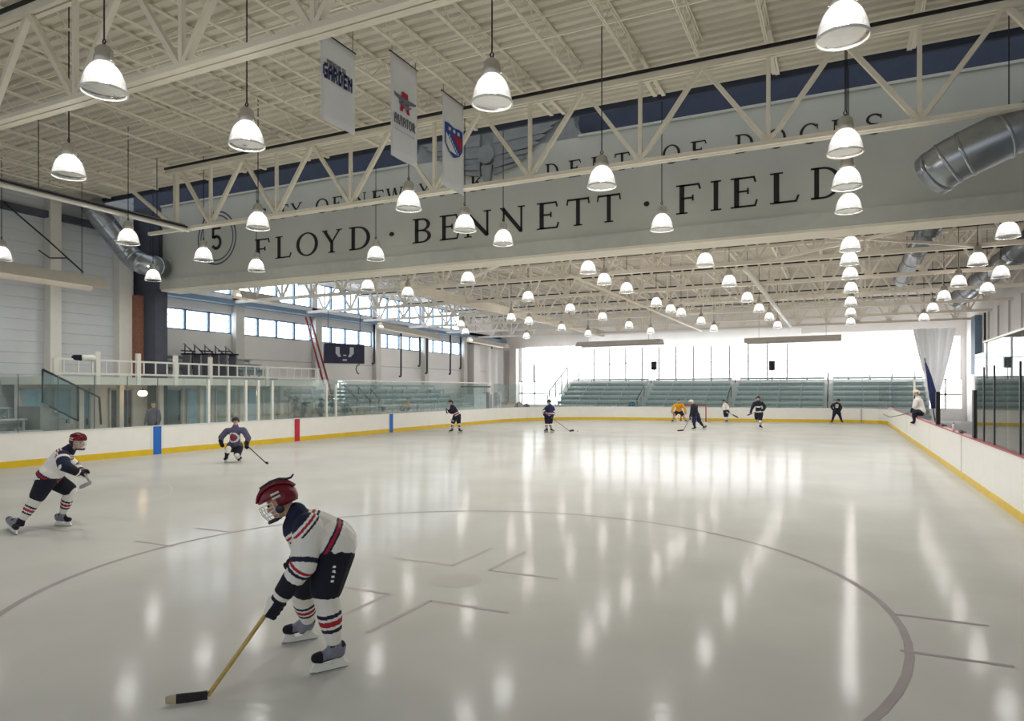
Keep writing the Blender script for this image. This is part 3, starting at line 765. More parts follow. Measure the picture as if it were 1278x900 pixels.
# a spectator and an added figure behind glass, both plainly clothed
def bystander(label, px, ytop, d, coat, z0=0, hat='helmet_dark', h=1.7, fwd=V(0, -1, 0)):
    b = U(px, 487, d); b.z = z0; s = h / 1.75
    P = {}
    def at(r, f, z): return b + (RV * r + FV * f) * s + ZV * z * s
    P = dict(head=at(0, 0, 1.62), neck=at(0, 0, 1.45), sL=at(.19, 0, 1.38), sR=at(-.19, 0, 1.38), pel=at(0, 0, .95), eL=at(.26, -.02, 1.1), wL=at(.26, -.12, .88), gL=at(.25, -.15, .8),
             eR=at(-.26, -.02, 1.1), wR=at(-.26, -.12, .88), gR=at(-.25, -.15, .8), hipL=at(.09, 0, .92), hipR=at(-.09, 0, .92), kL=at(.1, -.02, .5), kR=at(-.1, -.02, .5), aL=at(.1, .02, .09), aR=at(-.1, .02, .09))
    r = thing('person', b, label, 'person'); up = ZV; person_body(r, P, s, .03, fwd, up)
    mb = MB(); mid = (P['sL'] + P['sR']) / 2
    mb.cap(P['sL'], P['sR'], .075 * s, .075 * s); mb.cap(mid, P['pel'], .14 * s, .16 * s)
    for q in 'LR': mb.cap(P['s' + q], P['e' + q], .07 * s, .06 * s); mb.cap(P['e' + q], P['w' + q], .06 * s, .045 * s)
    blob('coat', mb, coat, r, .03)
    mb = MB()
    for q in 'LR': mb.cap(P['hip' + q], P['k' + q], .11 * s, .085 * s); mb.cap(P['k' + q], P['a' + q], .08 * s, .06 * s); mb.cap(P['a' + q], P['a' + q] + fwd * .14 * s - ZV * .04 * s, .05 * s, .045 * s)
    blob('trousers', mb, 'navy_deep', r, .03)
    hb = MB(); side = fwd.cross(up); hb.ell(P['head'] + up * .02 * s - fwd * .012 * s, (fwd * .115 * s, side * .093 * s, up * .125 * s), 14, 10, keep=lambda l: l.z > (.3 if l.x > .2 else -.5)); emit('hair', hb, hat, r, True)
bystander('spectator in a teal coat standing behind the far boards left of the goalkeeper', 788.5, 499, 55.5, 'teal_coat', h=1.62)
bystander('standing purple-grey figure added for a blurred shape in the glass near the blue line stripe', 191.5, 492, 27.6, 'jersey_purple', h=1.85)  # solid figure added where only a blurred shape shows in the glass
finish_blobs()

# ------------------------------------------------------------------ ice, boards
XL, XR = -22.1, 2.85
def arc(cx, cy, r, a0, a1, n=14):
    return [Vector((cx + r * math.cos(math.radians(a0 + (a1 - a0) * i / n)), cy + r * math.sin(math.radians(a0 + (a1 - a0) * i / n)), 0)) for i in range(n + 1)]
left_line = [Vector((XL, y, 0)) for y in (-3.5, 5, 12, 20, 28, 36, 43.3)]
far_line = arc(XL + 8.4, 43.3, 8.4, 180, 92)[1:] + [Vector((-10.7, 52.1, 0)), Vector((-5, 53.2, 0)), Vector((.2, 54.2, 0))] + [Vector((1.5, 54.2, 0)), Vector((2.3, 53.6, 0)), Vector((XR, 52.4, 0))]
right_line = [Vector((XR, y, 0)) for y in (52.4, 45, 38, 34.6)]
mb = MB(); outline = left_line + far_line + [Vector((XR, -3.5, 0))]
mb.add(outline, [tuple(range(len(outline)))][0:1])
mb.f = [tuple(reversed(mb.f[0]))]
ICE = emit('floor', mb, 'ice', kind='structure')
mb = MB(); mb.add([(-45, -12, -.03), (25, -12, -.03), (25, 70, -.03), (-45, 70, -.03)], [(0, 1, 2, 3)]); emit('floor', mb, 'concrete', kind='structure')
# painted marks under the ice
def ring(c, r, w, a0=0, a1=360, n=72):
    mb = MB(); vs = []; fs = []
    for i in range(n + 1):
        a = math.radians(a0 + (a1 - a0) * i / n)
        for q in (r - w / 2, r + w / 2): vs.append(Vector((c[0] + q * math.cos(a), c[1] + q * math.sin(a), .002)))
    for i in range(n): k = i * 2; fs.append((k, k + 1, k + 3, k + 2))
    mb.add(vs, fs); return mb
def strip(p, q, w):
    p, q = Vector(p).to_3d(), Vector(q).to_3d(); d = (q - p).normalized(); n = Vector((-d.y, d.x, 0)) * w / 2; z = ZV * .0025
    mb = MB(); mb.add([p - n + z, p + n + z, q + n + z, q - n + z], [(0, 1, 2, 3)]); return mb
for cx_, soft in ((-4.2, 'mark'), (-16.9, 'mark_faint')):
    cy_ = 7.2
    emit('faceoff_circle', ring((cx_, cy_), 4.75, .075 if cx_ > -10 else .05), soft, ICE)
    emit('faceoff_dot', ring((cx_, cy_), .16, .3, n=24), 'mark_faint', ICE)
    for sx in (-1, 1):
        for sy in (-1, 1):
            p = (cx_ - .12 + sx * .27, cy_ - .12 + sy * .7, 0)
            emit('faceoff_mark', strip(p, (p[0] + sx * .95, p[1], 0), .055), soft if cx_ < -10 else 'mark_soft', ICE)
            emit('faceoff_mark', strip(p, (p[0], p[1] + sy * 1.1, 0), .055), soft if cx_ < -10 else 'mark_soft', ICE)
            e = (cx_ + sx * 4.72, cy_ + .3 + sy * .55, 0)
            emit('hash_mark', strip((e[0] - sx * .05, e[1], 0), (e[0] + sx * .78, e[1], 0), .055), soft, ICE)

def offset(line, d):
    out = []
    for i, p in enumerate(line):
        a = line[max(i - 1, 0)]; b = line[min(i + 1, len(line) - 1)]; t = (b - a).normalized(); n = Vector((-t.y, t.x, 0)); out.append(p + n * d)
    return out
def wallstrip(line, z0, z1, off, th):
    """ribbon wall following a polyline, off outward from the ice (left of travel), th thick"""
    a = offset(line, off); b = offset(line, off + th); mb = MB(); vs = []; fs = []
    for p, q in zip(a, b):
        vs += [Vector((p.x, p.y, z0)), Vector((p.x, p.y, z1)), Vector((q.x, q.y, z1)), Vector((q.x, q.y, z0))]
    for i in range(len(a) - 1):
        k = i * 4
        for j in range(4): fs.append((k + j, k + (j + 1) % 4, k + 4 + (j + 1) % 4, k + 4 + j))
    fs += [(3, 2, 1, 0), tuple((len(a) - 1) * 4 + j for j in range(4))]
    mb.add(vs, fs); return mb
def boards(line, label, cap, hgt, glass=True, gtop=2.78, pw=1.16, s0=0, seam=True, gmat='glass', kick=.2):
    r = thing('dasher_boards', (line[0].x, line[0].y, 0), label, 'rink boards')
    L = [p.copy() for p in line]
    emit('board_facing', wallstrip(L, 0, hgt, 0, .1), 'board', r)
    emit('kick_plate', wallstrip(L, .0, kick, -.014, .014), 'yellow', r)
    emit('cap_rail', wallstrip(L, hgt, hgt + .03, -.02, .16), cap, r)
    return r
LB = boards(left_line, 'long white rink boards with yellow kick plate along the left side of the ice', 'cap_white', 1.0)
FB = boards([left_line[-1]] + far_line, 'white end boards curving across the far end of the ice', 'cap_white', 1.0)
RB = boards(right_line[0:1] + [Vector((XR, y, 0)) for y in (44, 34, 24, 14, 4, -3.5)], 'white rink boards with red cap rail and yellow kick plate on the right', 'cap_red', 1.12, kick=.16)
for px, y0, y1, m, nm in ((196, 532, 567, 'blue_stripe', 'blue_line_stripe'), (370.5, 521, 550.6, 'red_stripe', 'centre_line_stripe'), (488, 517, 539.7, 'blue_stripe', 'blue_line_stripe')):
    y = PX(px, 500, XL).y; mb = MB(); mb.span((XL - .01, y - .16, 0), (XL + .022, y + .16, 1.005)); emit(nm, mb, m, LB)
    mb = MB(); mb.span((XL - .01, y - .26, .2), (XL + .012, y - .16, 1.0)); mb.span((XL - .01, y + .16, .2), (XL + .012, y + .26, 1.0)); emit('stripe_edge', mb, 'holder', LB)
for y in (21.35, 28.6, 38):
    mb = MB(); mb.span((XR - .006, y - .012, .0), (XR + .01, y + .012, 1.12)); emit('board_seam', mb, 'cap_white' if y > 26 else 'stick_grey', RB)
mb = MB(); p = PY(1075, 500, 54.2); mb.span((p.x - .02, 54.15, 0), (p.x + .02, 54.19, 1.0)); emit('board_seam', mb, 'stick_grey', FB)
# glass along left boards
y = 4.0
ys = []
while y < 43: ys.append(y); y += 1.16
for i in range(len(ys) - 1):
    mb = MB(); mb.span((XL - .06, ys[i] + .008, 1.03), (XL - .048, ys[i + 1] - .008, 2.78)); emit('glass_panel', mb, 'glass', LB)
    if i and ys[i] < 17.5:
        mb = MB(); mb.span((XL - .07, ys[i] - .008, 1.03), (XL - .04, ys[i] + .008, 2.78)); emit('glass_joint', mb, 'stick_grey', LB)
mb = MB(); mb.span((XL - .075, 27.4, 2.76), (XL - .035, 43, 2.82)); emit('glass_rail', mb, 'rail_white', LB)
for px in (262, 287, 308.5, 324, 341.5, 409, 420.5):
    y = PX(px, 500, XL).y; mb = MB(); mb.span((XL - .14, y - .05, 1.03), (XL - .04, y + .05, 2.72 if px < 400 else 2.6)); emit('glass_post', mb, 'rail_white', LB)
# far end glass
fl = [left_line[-1]] + far_line
og = offset(fl, .06)
for i in range(len(og) - 1):
    a, b = og[i], og[i + 1]; n = max(1, round((b - a).length / 2.4))
    for k in range(n):
        p = a.lerp(b, (k + .01) / n); q = a.lerp(b, (k + .99) / n); mb = MB()
        mb.beam(p + ZV * 1.9, q + ZV * 1.9, .012, 1.74); emit('glass_panel', mb, 'glass', FB)
# right boards: bench opening, then tall glass beside the camera
for px, top, w in ((1140, 2.2, .09), (1167, 2.25, .1), (1213, 2.3, .12)):
    y = PX(px, 500, XR).y; mb = MB(); mb.span((XR + .02, y - w, 1.12), (XR + .02 + w * 1.2, y + w, top)); emit('bench_post', mb, 'black', RB)
gy = [19.7 - 1.16 * k for k in range(16)]
for k in range(15):
    top = 3.4 if k > 0 else 3.15
    mb = MB(); mb.span((XR + .055, gy[k + 1] + .008, 1.15), (XR + .067, gy[k] - .008, top)); emit('glass_panel', mb, 'glass_right', RB)
    if k in (1, 2, 4, 6): mb = MB(); mb.span((XR + .04, gy[k] - .03, 1.15), (XR + .1, gy[k] + .03, 2.82)); emit('glass_post', mb, 'dark_metal', RB)
mb = MB(); mb.span((XR + .03, gy[1], 3.36), (XR + .1, 2, 3.4)); emit('glass_cap', mb, 'rail_white', RB)
for k in range(2):   # glass behind bench end
    y0 = 35 + k * 1.16; mb = MB(); mb.span((XR + .055, y0, 1.15), (XR + .067, y0 + 1.1, 2.75)); emit('glass_panel', mb, 'glass', RB)
mb = MB(); mb.span((XR + .02, 34.8, 1.12), (XR + .1, 34.9, 2.75)); emit('glass_post', mb, 'rail_white', RB)
for k in range(9):
    y0 = 37.4 + k * 1.4; mb = MB(); mb.span((XR + .055, y0, 1.15), (XR + .067, y0 + 1.38, 2.75)); emit('glass_panel', mb, 'glass', RB)
# bench with things on the boards
r = thing('players_bench', (4.3, 27, 0), 'long low bench behind the right boards in the gap without glass', 'bench')
mb = MB(); mb.span((4.1, 20.5, .42), (4.5, 34, .47)); emit('seat', mb, 'wood', r)
for y in (21, 24, 27, 30, 33.5): mb = MB(); mb.span((4.15, y - .04, -.03), (4.45, y + .04, .42)); emit('leg', mb, 'dark_metal', r)
def bottle(p, label):
    r = thing('water_bottle', p, label, 'water bottle')
    mb = MB(); mb.lathe([(0, 0), (.036, 0), (.038, .02), (.036, .08), (.033, .1), (.037, .13), (.034, .17), (.02, .19)], p, 14); emit('flask', mb, 'holder', r, True)
    mb = MB(); mb.lathe([(.022, .188), (.022, .205), (.008, .21), (.007, .235), (0, .236)], p, 12); emit('cap', mb, 'jersey_red', r, True)
bottle(Vector((XR + .06, PX(1187, 525, XR).y, 1.15)), 'white water bottle standing on the red cap rail of the right boards')
for px, nm in ((1174, 'dark glove lying on the cap rail beside the middle black bench post'), (1196.5, 'dark glove lying on the cap rail nearest the camera')):
    y = PX(px, 520, XR).y; mb = MB(); c = Vector((XR + .06, y, 1.19)); mb.ell(c, (Vector((.06, 0, 0)), Vector((0, .12, 0)), ZV * .04), 12, 8)
    for k in range(4): mb.cap(c + Vector((-.04 + .027 * k, -.09, 0)), c + Vector((-.045 + .03 * k, -.19 - .015 * (k in (1, 2)), -.01)), .017, .015, 8)
    mb.cap(c + Vector((.05, -.03, 0)), c + Vector((.09, -.1, -.01)), .018, .015, 8); mb.cap(c + Vector((0, .08, 0)), c + Vector((0, .16, .0)), .04, .045, 10)
    solo('hockey_glove', mb, 'black', nm, 'glove', smooth=True)
# goal
gc = thing('hockey_goal', PY(868, 527, 51.0).to_2d().to_3d(), 'red-framed hockey goal with white net behind the goalkeeper', 'goal')
gx0, gx1 = PY(850, 520, 51.0).x, PY(881, 520, 51.0).x; gy_ = 51.0
for x in (gx0, gx1): mb = MB(); mb.tube((x, gy_, 0), (x, gy_, 1.2), .04, n=10); emit('post', mb, 'goal_red', gc, True)
mb = MB(); mb.tube((gx0, gy_, 1.2), (gx1, gy_, 1.2), .04, n=10); emit('crossbar', mb, 'goal_red', gc, True)
mb = MB(); mb.path([(gx0, gy_, .03), (gx0 + .1, gy_ + .8, .03), ((gx0 + gx1) / 2, gy_ + .95, .03), (gx1 - .1, gy_ + .8, .03), (gx1, gy_, .03)], .035, 8); emit('base_frame', mb, 'holder', gc, True)
mb = MB(); mb.path([(gx0, gy_, 1.2), (gx0 + .15, gy_ + .5, 1.2), ((gx0 + gx1) / 2, gy_ + .6, 1.2), (gx1 - .15, gy_ + .5, 1.2), (gx1, gy_, 1.2)], .025, 8); emit('top_frame', mb, 'goal_red', gc, True)
mb = MB()
for k in range(15):
    x = gx0 + (gx1 - gx0) * k / 14; b_ = .95 - .3 * abs(k - 7) / 7; t_ = .6 - .2 * abs(k - 7) / 7
    mb.beam((x, gy_ + b_, .04), (x, gy_ + t_, 1.2), .01, .01); mb.beam((x, gy_ + t_, 1.2), (x, gy_, 1.2), .01, .01)
for k in range(1, 9):
    z = 1.2 * k / 9; mb.beam((gx0, gy_ + .62 - .1 * z, z), (gx1, gy_ + .62 - .1 * z, z), .01, .01)
emit('net', mb, 'net', gc)

# ------------------------------------------------------------------ middle wall with the painted name
YS = 20.0
mb = MB(); mb.span((-26.2, YS, 6.6), (12, YS + .55, 10.1)); WM = emit('wall_middle', mb, 'sign', kind='structure')
mb = MB(); mb.span((-26.2, YS - .08, 6.6), (12, YS, 7.0)); emit('lower_band', mb, 'sign_trim', WM)
mb = MB(); mb.span((-26.2, YS - .02, 6.52), (12, YS + .95, 6.6)); emit('soffit', mb, 'steel_cream', WM)
mb = MB(); mb.span((-26.2, YS - .06, 10.1), (-13.4, YS + .1, 10.17)); mb.span((-7.3, YS - .06, 10.1), (12, YS + .1, 10.17)); emit('coping', mb, 'sign_trim', WM)
mb = MB(); mb.poly([(-13.6, 10.1), (-7.0, 10.1), (-7.2, 10.2), (-7.42, 10.45), (-7.5, 10.75), (-7.42, 11.05), (-13.2, 11.05), (-13.1, 10.75), (-13.2, 10.45), (-13.4, 10.2)], (0, YS, 0), (1, 0, 0), (0, 0, 1), -.5); emit('parapet', mb, 'relief', WM)
mb = MB(); mb.span((-13.2, YS - .12, 10.82), (-7.5, YS + .05, 11.0)); emit('parapet_coping', mb, 'relief', WM)
mb = MB(); mb.span((-40, YS + 1.2, 9.7), (14, YS + 1.4, 15)); emit('wall_middle', mb, 'darkblue', kind='structure')
# winged relief
mb = MB(); cxr = -10.45
for sx in (-1, 1):
    for k in range(7):
        x0 = cxr + sx * .25; L = 2.35 - .24 * k; z = 10.62 - .2 * k
        mb.poly([(0, -.1), (L * .85 * sx, -.05 + .02 * k), (L * sx, .1 + .0 * k), (L * .9 * sx, .16), (0, .1)] if sx > 0 else [(0, .1), (L * .9 * sx, .16), (L * sx, .1), (L * .85 * sx, -.05 + .02 * k), (0, -.1)], (x0, YS, z), (1, 0, 0), (0, 0, 1), .1 + .03 * (k % 2))
mb.poly([(.3 * math.cos(a) , .3 * math.sin(a)) for a in [2 * math.pi * i / 20 for i in range(20)]], (cxr, YS, 10.0), (1, 0, 0), (0, 0, 1), .2)
mb.poly([(-.2, 0), (.2, 0), (.12, -.5), (0, -.62), (-.12, -.5)], (cxr, YS, 9.65), (1, 0, 0), (0, 0, 1), .14)
emit('winged_relief', mb, 'relief', WM)

# lettering
T, TN = .135, .06
class Glyph:
    def __init__(s): s.q = []
    def line(s, x0, y0, x1, y1, w):
        dx, dy = x1 - x0, y1 - y0; L = math.hypot(dx, dy); nx, ny = -dy / L * w / 2, dx / L * w / 2
        s.q.append([(x0 - nx, y0 - ny), (x1 - nx, y1 - ny), (x1 + nx, y1 + ny), (x0 + nx, y0 + ny)]); return s
    def stem(s, x, y0=0, y1=1, w=T, top=True, bot=True):
        s.line(x, y0, x, y1, w)
        if top: s.line(x - w / 2 - .09, y1 - .022, x + w / 2 + .09, y1 - .022, .045)
        if bot: s.line(x - w / 2 - .09, y0 + .022, x + w / 2 + .09, y0 + .022, .045)
        return s
    def arc(s, cx, cy, rx, ry, a0, a1, n=20, wx=T, wy=TN):
        for i in range(n):
            p = []
            for a in (a0 + (a1 - a0) * i / n, a0 + (a1 - a0) * (i + 1) / n):
                a = math.radians(a); p.append(((cx + rx * math.cos(a), cy + ry * math.sin(a)), (cx + (rx - wx) * math.cos(a), cy + (ry - wy) * math.sin(a))))
            s.q.append([p[0][0], p[1][0], p[1][1], p[0][1]])
        return s
def glyph(ch):
    g = Glyph()
    if ch == 'F' or ch == 'E':
        g.stem(.16); g.line(.1, .97, .62, .97, TN); g.line(.61, 1, .66, .8, .05); g.line(.16, .53, .46, .53, TN); g.line(.46, .63, .46, .43, .045)
        if ch == 'E': g.line(.1, .03, .64, .03, TN); g.line(.64, 0, .7, .22, .05)
    elif ch == 'L': g.stem(.16); g.line(.1, .03, .62, .03, TN); g.line(.62, 0, .69, .22, .05)
    elif ch == 'I': g.stem(.16)
    elif ch == 'O': g.arc(.48, .5, .48, .53, 0, 360, 32)
    elif ch == 'C': g.arc(.48, .5, .48, .53, 42, 318, 28); g.line(.83, .95, .83, .7, .05); g.line(.84, .08, .84, .25, .05)
    elif ch == 'D': g.stem(.16, top=False, bot=False); g.line(.0, .97, .35, .97, TN); g.line(.0, .03, .35, .03, TN); g.arc(.33, .5, .5, .5, -90, 90, 20)
    elif ch in 'BPR':
        g.stem(.16, bot=True); g.line(.1, .97, .36, .97, TN); g.arc(.36, .74, .3, .26, -90, 90, 14, T * .9); g.line(.16, .51, .36, .51, TN)
        if ch == 'B': g.arc(.36, .265, .34, .265, -90, 90, 14, T * .95); g.line(.1, .03, .36, .03, TN)
        if ch == 'R': g.line(.34, .52, .68, .03, T * .9); g.line(.6, .022, .82, .022, .045)
    elif ch == 'N': g.stem(.14, w=TN * 1.1, top=False); g.stem(.78, w=TN * 1.1, bot=False); g.line(.1, .97, .78, .03, T); g.line(0, .978, .16, .978, .045)
    elif ch == 'T': g.stem(.4, top=False); g.line(0, .965, .8, .965, .07); g.line(.03, 1, .0, .78, .05); g.line(.77, 1, .8, .78, .05)
    elif ch == 'Y': g.line(.08, .98, .42, .45, T); g.line(.78, .98, .42, .45, TN); g.stem(.42, 0, .48, top=False); g.line(-.04, .978, .22, .978, .045); g.line(.64, .978, .9, .978, .045)
    elif ch == 'W': g.line(.08, .98, .34, .02, T); g.line(.34, .02, .56, .98, TN); g.line(.56, .98, .8, .02, T); g.line(.8, .02, 1.04, .98, TN); g.line(-.03, .978, .2, .978, .045); g.line(.94, .978, 1.14, .978, .045)
    elif ch == 'K': g.stem(.16); g.line(.2, .42, .66, .98, TN); g.line(.36, .6, .72, .02, T); g.line(.55, .978, .78, .978, .045); g.line(.62, .022, .86, .022, .045)
    elif ch == 'S': g.arc(.34, .745, .28, .275, 30, 270, 18, .1, .075); g.arc(.34, .265, .3, .275, -150, 90, 18, .1, .075); g.line(.57, .95, .57, .76, .045); g.line(.06, .05, .06, .26, .045)
    elif ch == '.': g.arc(.1, .08, .085, .085, 0, 360, 12, .08, .08)
    elif ch == 'o': g.arc(.1, .5, .09, .09, 0, 360, 14, .085, .085)
    elif ch == 'A': g.line(.08, .02, .42, .98, TN); g.line(.42, .98, .78, .02, T); g.line(.2, .36, .62, .36, TN)
    elif ch == 'V': g.line(.08, .98, .42, .02, T); g.line(.42, .02, .78, .98, TN)
    elif ch == 'G': g.arc(.48, .5, .48, .53, 42, 330, 28); g.line(.6, .45, .95, .45, .06)
    return g
def lettering(name, items, z0, z1, m, root):
    mb = MB()
    for ch, pl, pr in items:
        g = glyph(ch); xs = [x for q in g.q for x, _ in q]; a, b = min(xs), max(xs)
        X0 = PY(pl, 300, YS).x; X1 = PY(pr, 300, YS).x; k = (X1 - X0) / (b - a); h = z1 - z0
        for q in g.q:
            area = sum(q[i][0] * q[(i + 1) % 4][1] - q[(i + 1) % 4][0] * q[i][1] for i in range(4))
            pts = [(X0 + (x - a) * k, z0 + y * h) for x, y in (q if area > 0 else q[::-1])]
            mb.poly(pts, (0, YS - .001, 0), (1, 0, 0), (0, 0, 1), .012)
    return emit(name, mb, m, root)
big = dict(FLOYD=[('F', 318, 337), ('L', 344, 364), ('O', 370, 397), ('Y', 402, 427), ('D', 436, 462)], dot=[('o', 486, 492)],
           BENNETT=[('B', 515, 538), ('E', 549, 573), ('N', 579, 613), ('N', 624, 655), ('E', 670, 698), ('T', 707, 736), ('T', 745, 775)], dot2=[('o', 803.5, 810.5)],
           FIELD=[('F', 844, 875), ('I', 887, 900), ('E', 912, 946), ('L', 961, 998), ('D', 1012, 1050)])
for k, it in big.items(): lettering('lettering', it, 7.38, 8.22, 'letter', WM)
small = [[('C', 318, 332), ('I', 338, 343), ('T', 347, 360), ('Y', 363, 377)], [('O', 394, 410), ('F', 415, 427)], [('N', 442, 457), ('E', 464, 480), ('W', 482, 503)],
         [('Y', 523, 537), ('O', 544, 560), ('R', 566, 581), ('K', 587, 606)], [('D', 681, 697), ('E', 710, 726), ('P', 738, 754), ('T', 767, 786), ('.', 788, 791)],
         [('O', 827, 849), ('F', 862, 882)], [('D', 918, 940), ('O', 957, 981), ('C', 998, 1021), ('K', 1038, 1064), ('S', 1080, 1102)]]
for it in small: lettering('lettering', it, 8.9, 9.42, 'letter', WM)
c5 = PY(270.5, 297, YS)
def wring(r, w, m, nm):
    mb = MB(); n = 40
    for i in range(n):
        a, b = 2 * math.pi * i / n, 2 * math.pi * (i + 1) / n
        mb.poly([(r * math.cos(a), r * math.sin(a)), (r * math.cos(b), r * math.sin(b)), ((r - w) * math.cos(b), (r - w) * math.sin(b)), ((r - w) * math.cos(a), (r - w) * math.sin(a))][::-1], (c5.x, YS + .011, c5.z), (1, 0, 0), (0, 0, 1), -.012)
    for p in mb.v: p.y -= .012
    emit(nm, mb, m, WM)
wring(1.1, .07, 'ring_line', 'numeral_ring'); wring(.94, .06, 'ring_line', 'numeral_ring')
g = Glyph(); g.line(.12, .93, .6, .93, .14); g.line(.15, 1, .15, .5, .13); g.arc(.34, .31, .31, .32, -150, 130, 18, .14, .13); g.line(.1, .56, .3, .56, .1)
mb = MB()
for q in g.q:
    area = sum(q[i][0] * q[(i + 1) % 4][1] - q[(i + 1) % 4][0] * q[i][1] for i in range(4))
    mb.poly([((x - .36) * .95, (y - .5) * .95) for x, y in (q if area > 0 else q[::-1])], (c5.x, YS - .001, c5.z), (1, 0, 0), (0, 0, 1), .012)
emit('numeral', mb, 'letter', WM)
# pier and brick under the left end, pipe and vent
mb = MB(); mb.span((-29.5, YS, -.03), (-26.6, YS + .6, 6.6)); mb.span((-29.5, YS, 6.6), (-26.2, YS + .5, 10.2)); emit('wall_middle', mb, 'dark_pier', kind='structure')
mb = MB(); mb.span((-27.75, YS - .35, 2.8), (-27.3, YS - .02, 6.4)); solo('brick_pier', mb, 'brick', 'narrow strip of bare brick at the left wall corner', 'brick pier')
mb = MB(); a = PY(200.5, 345, YS - .15); mb.tube(a, (a.x, a.y, 9.2), .07, n=8); solo('drain_pipe', mb, 'black', 'black vertical pipe on the left end of the lettered wall', 'pipe', smooth=True)
a = PY(207, 332, YS - .05); r = thing('wall_vent', a - ZV * .25, 'small pale louvred box beside the black pipe on the lettered wall', 'vent')
mb = MB(); mb.box(a, (.45, .09, .5)); emit('housing', mb, 'panel_grey', r); mb = MB()
for k in range(4): mb.box(a + Vector((0, -.055, -.15 + .1 * k)), (.36, .03, .05))
emit('louvre', mb, 'stick_grey', r)

# ------------------------------------------------------------------ roofs
def deck(name, x0, x1, y0, y1, z, pitch, dep, m):
    mb = MB(); vs = []; fs = []; y = y0; prof = []
    while y < y1: prof += [(y, z), (y + pitch * .42, z), (y + pitch * .55, z + dep), (y + pitch * .87, z + dep)]; y += pitch
    prof.append((y1, z))
    for yy, zz in prof: vs += [Vector((x0, yy, zz)), Vector((x1, yy, zz))]
    for i in range(len(prof) - 1): k = i * 2; fs.append((k, k + 2, k + 3, k + 1))
    o = len(vs); vs += [Vector((x0, y0, z + .35)), Vector((x1, y0, z + .35)), Vector((x1, y1, z + .35)), Vector((x0, y1, z + .35))]; fs.append((o, o + 1, o + 2, o + 3))
    mb.add(vs, fs); return emit(name, mb, m, kind='structure')
ZD = 10.02
deck('ceiling', -28.2, 10, -6, 17.9, ZD, .3, .06, 'deck')
mb = MB(); mb.span((-28.2, 17.9, ZD - .12), (10, 18.0, ZD + .35)); emit('trim_1', mb, 'darkblue', kind='structure')
deck('ceiling', -31.2, 9, YS + .9, 62.3, 9.45, .45, .07, 'deck_far')

def truss(label, Y, x0, x1, zb, zt, nodes, tops, m, r=.055, cr=.075, double=True, group=None, raise_end=False):
    t = thing('roof_truss', ((x0 + x1) / 2, Y, zb), label, 'roof truss', group)
    mb = MB()
    if double:
        for s in (-1, 1): mb.beam((x0, Y + s * cr * .75, zb), (x1, Y + s * cr * .75, zb), cr * 1.1, cr * 1.3); mb.beam((x0, Y + s * cr * 1.3, zb - cr * .55), (x1, Y + s * cr * 1.3, zb - cr * .55), cr * .9, cr * .25)
    else: mb.beam((x0, Y, zb), (x1, Y, zb), cr * 2, cr * 2)
    emit('bottom_chord', mb, m, t)
    mb = MB()
    for s in (-1, 1): mb.beam((x0 - .5, Y + s * cr * .8, zt), (x1 + .5, Y + s * cr * .8, zt), cr * 1.1, cr * 1.8)
    emit('top_chord', mb, m, t)
    mb = MB(); mb.beam((x0 - .5, Y - cr * 1.5, zt + cr * 1.35), (x1 + .5, Y - cr * 1.5, zt + cr * 1.35), .05, .07); emit('shadow_strip', mb, 'black', t)  # black strip added as the shade line between top chord and deck
    for i, x in enumerate(nodes):
        if x0 - .1 <= x <= x1 + .1:
            mb = MB(); mb.beam((x, Y, zb), (x, Y, zt), r * 1.5, r * 1.5); emit('web_post', mb, m, t)
            mb = MB(); mb.span((x - .16, Y - .012, zb - cr * .5), (x + .16, Y + .012, zb + .22)); emit('gusset_plate', mb, m, t)
    for k in range(len(tops)):
        x = tops[k]
        for nx in nodes:
            if abs(nx - x) < (tops[1] - tops[0]) * .75 and x0 - .6 <= nx <= x1 + .6 and x0 - 1.6 <= x <= x1 + 1.6:
                mb = MB(); mb.beam((nx, Y, zb), (x, Y, zt), r * 2, r * 1.7); emit('web_diagonal', mb, m, t)
    return t
NB = [-9.7 + 2.77 * k for k in range(-4, 6)]; NT = [x - 1.385 for x in NB] + [NB[-1] + 1.385]
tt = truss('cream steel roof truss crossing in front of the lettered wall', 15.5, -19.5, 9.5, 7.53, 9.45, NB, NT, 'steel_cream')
mb = MB(); mb.beam((-19.5, 15.5, 7.53), (-22.3, 15.5, 9.45), .1, .1); emit('web_diagonal', mb, 'steel_cream', tt)
mb = MB(); mb.beam((-19.6, 15.5, 7.53), (-19.6, 15.5, 9.45), .13, .13); emit('web_post', mb, 'steel_cream', tt)
mb = MB(); mb.beam((-20.9, 15.5, 7.53), (-19.4, 15.5, 7.53), .12, .1); emit('chord_stub', mb, 'steel_cream', tt)
truss('cream steel roof truss passing overhead at the upper left, nearest the camera', 7.78, -27, 9.5, 7.53, 9.45, [-9.7 + 2.77 * k for k in range(-6, 6)], [-9.7 - 1.385 + 2.77 * k for k in range(-6, 7)], 'steel_cream', cr=.085)
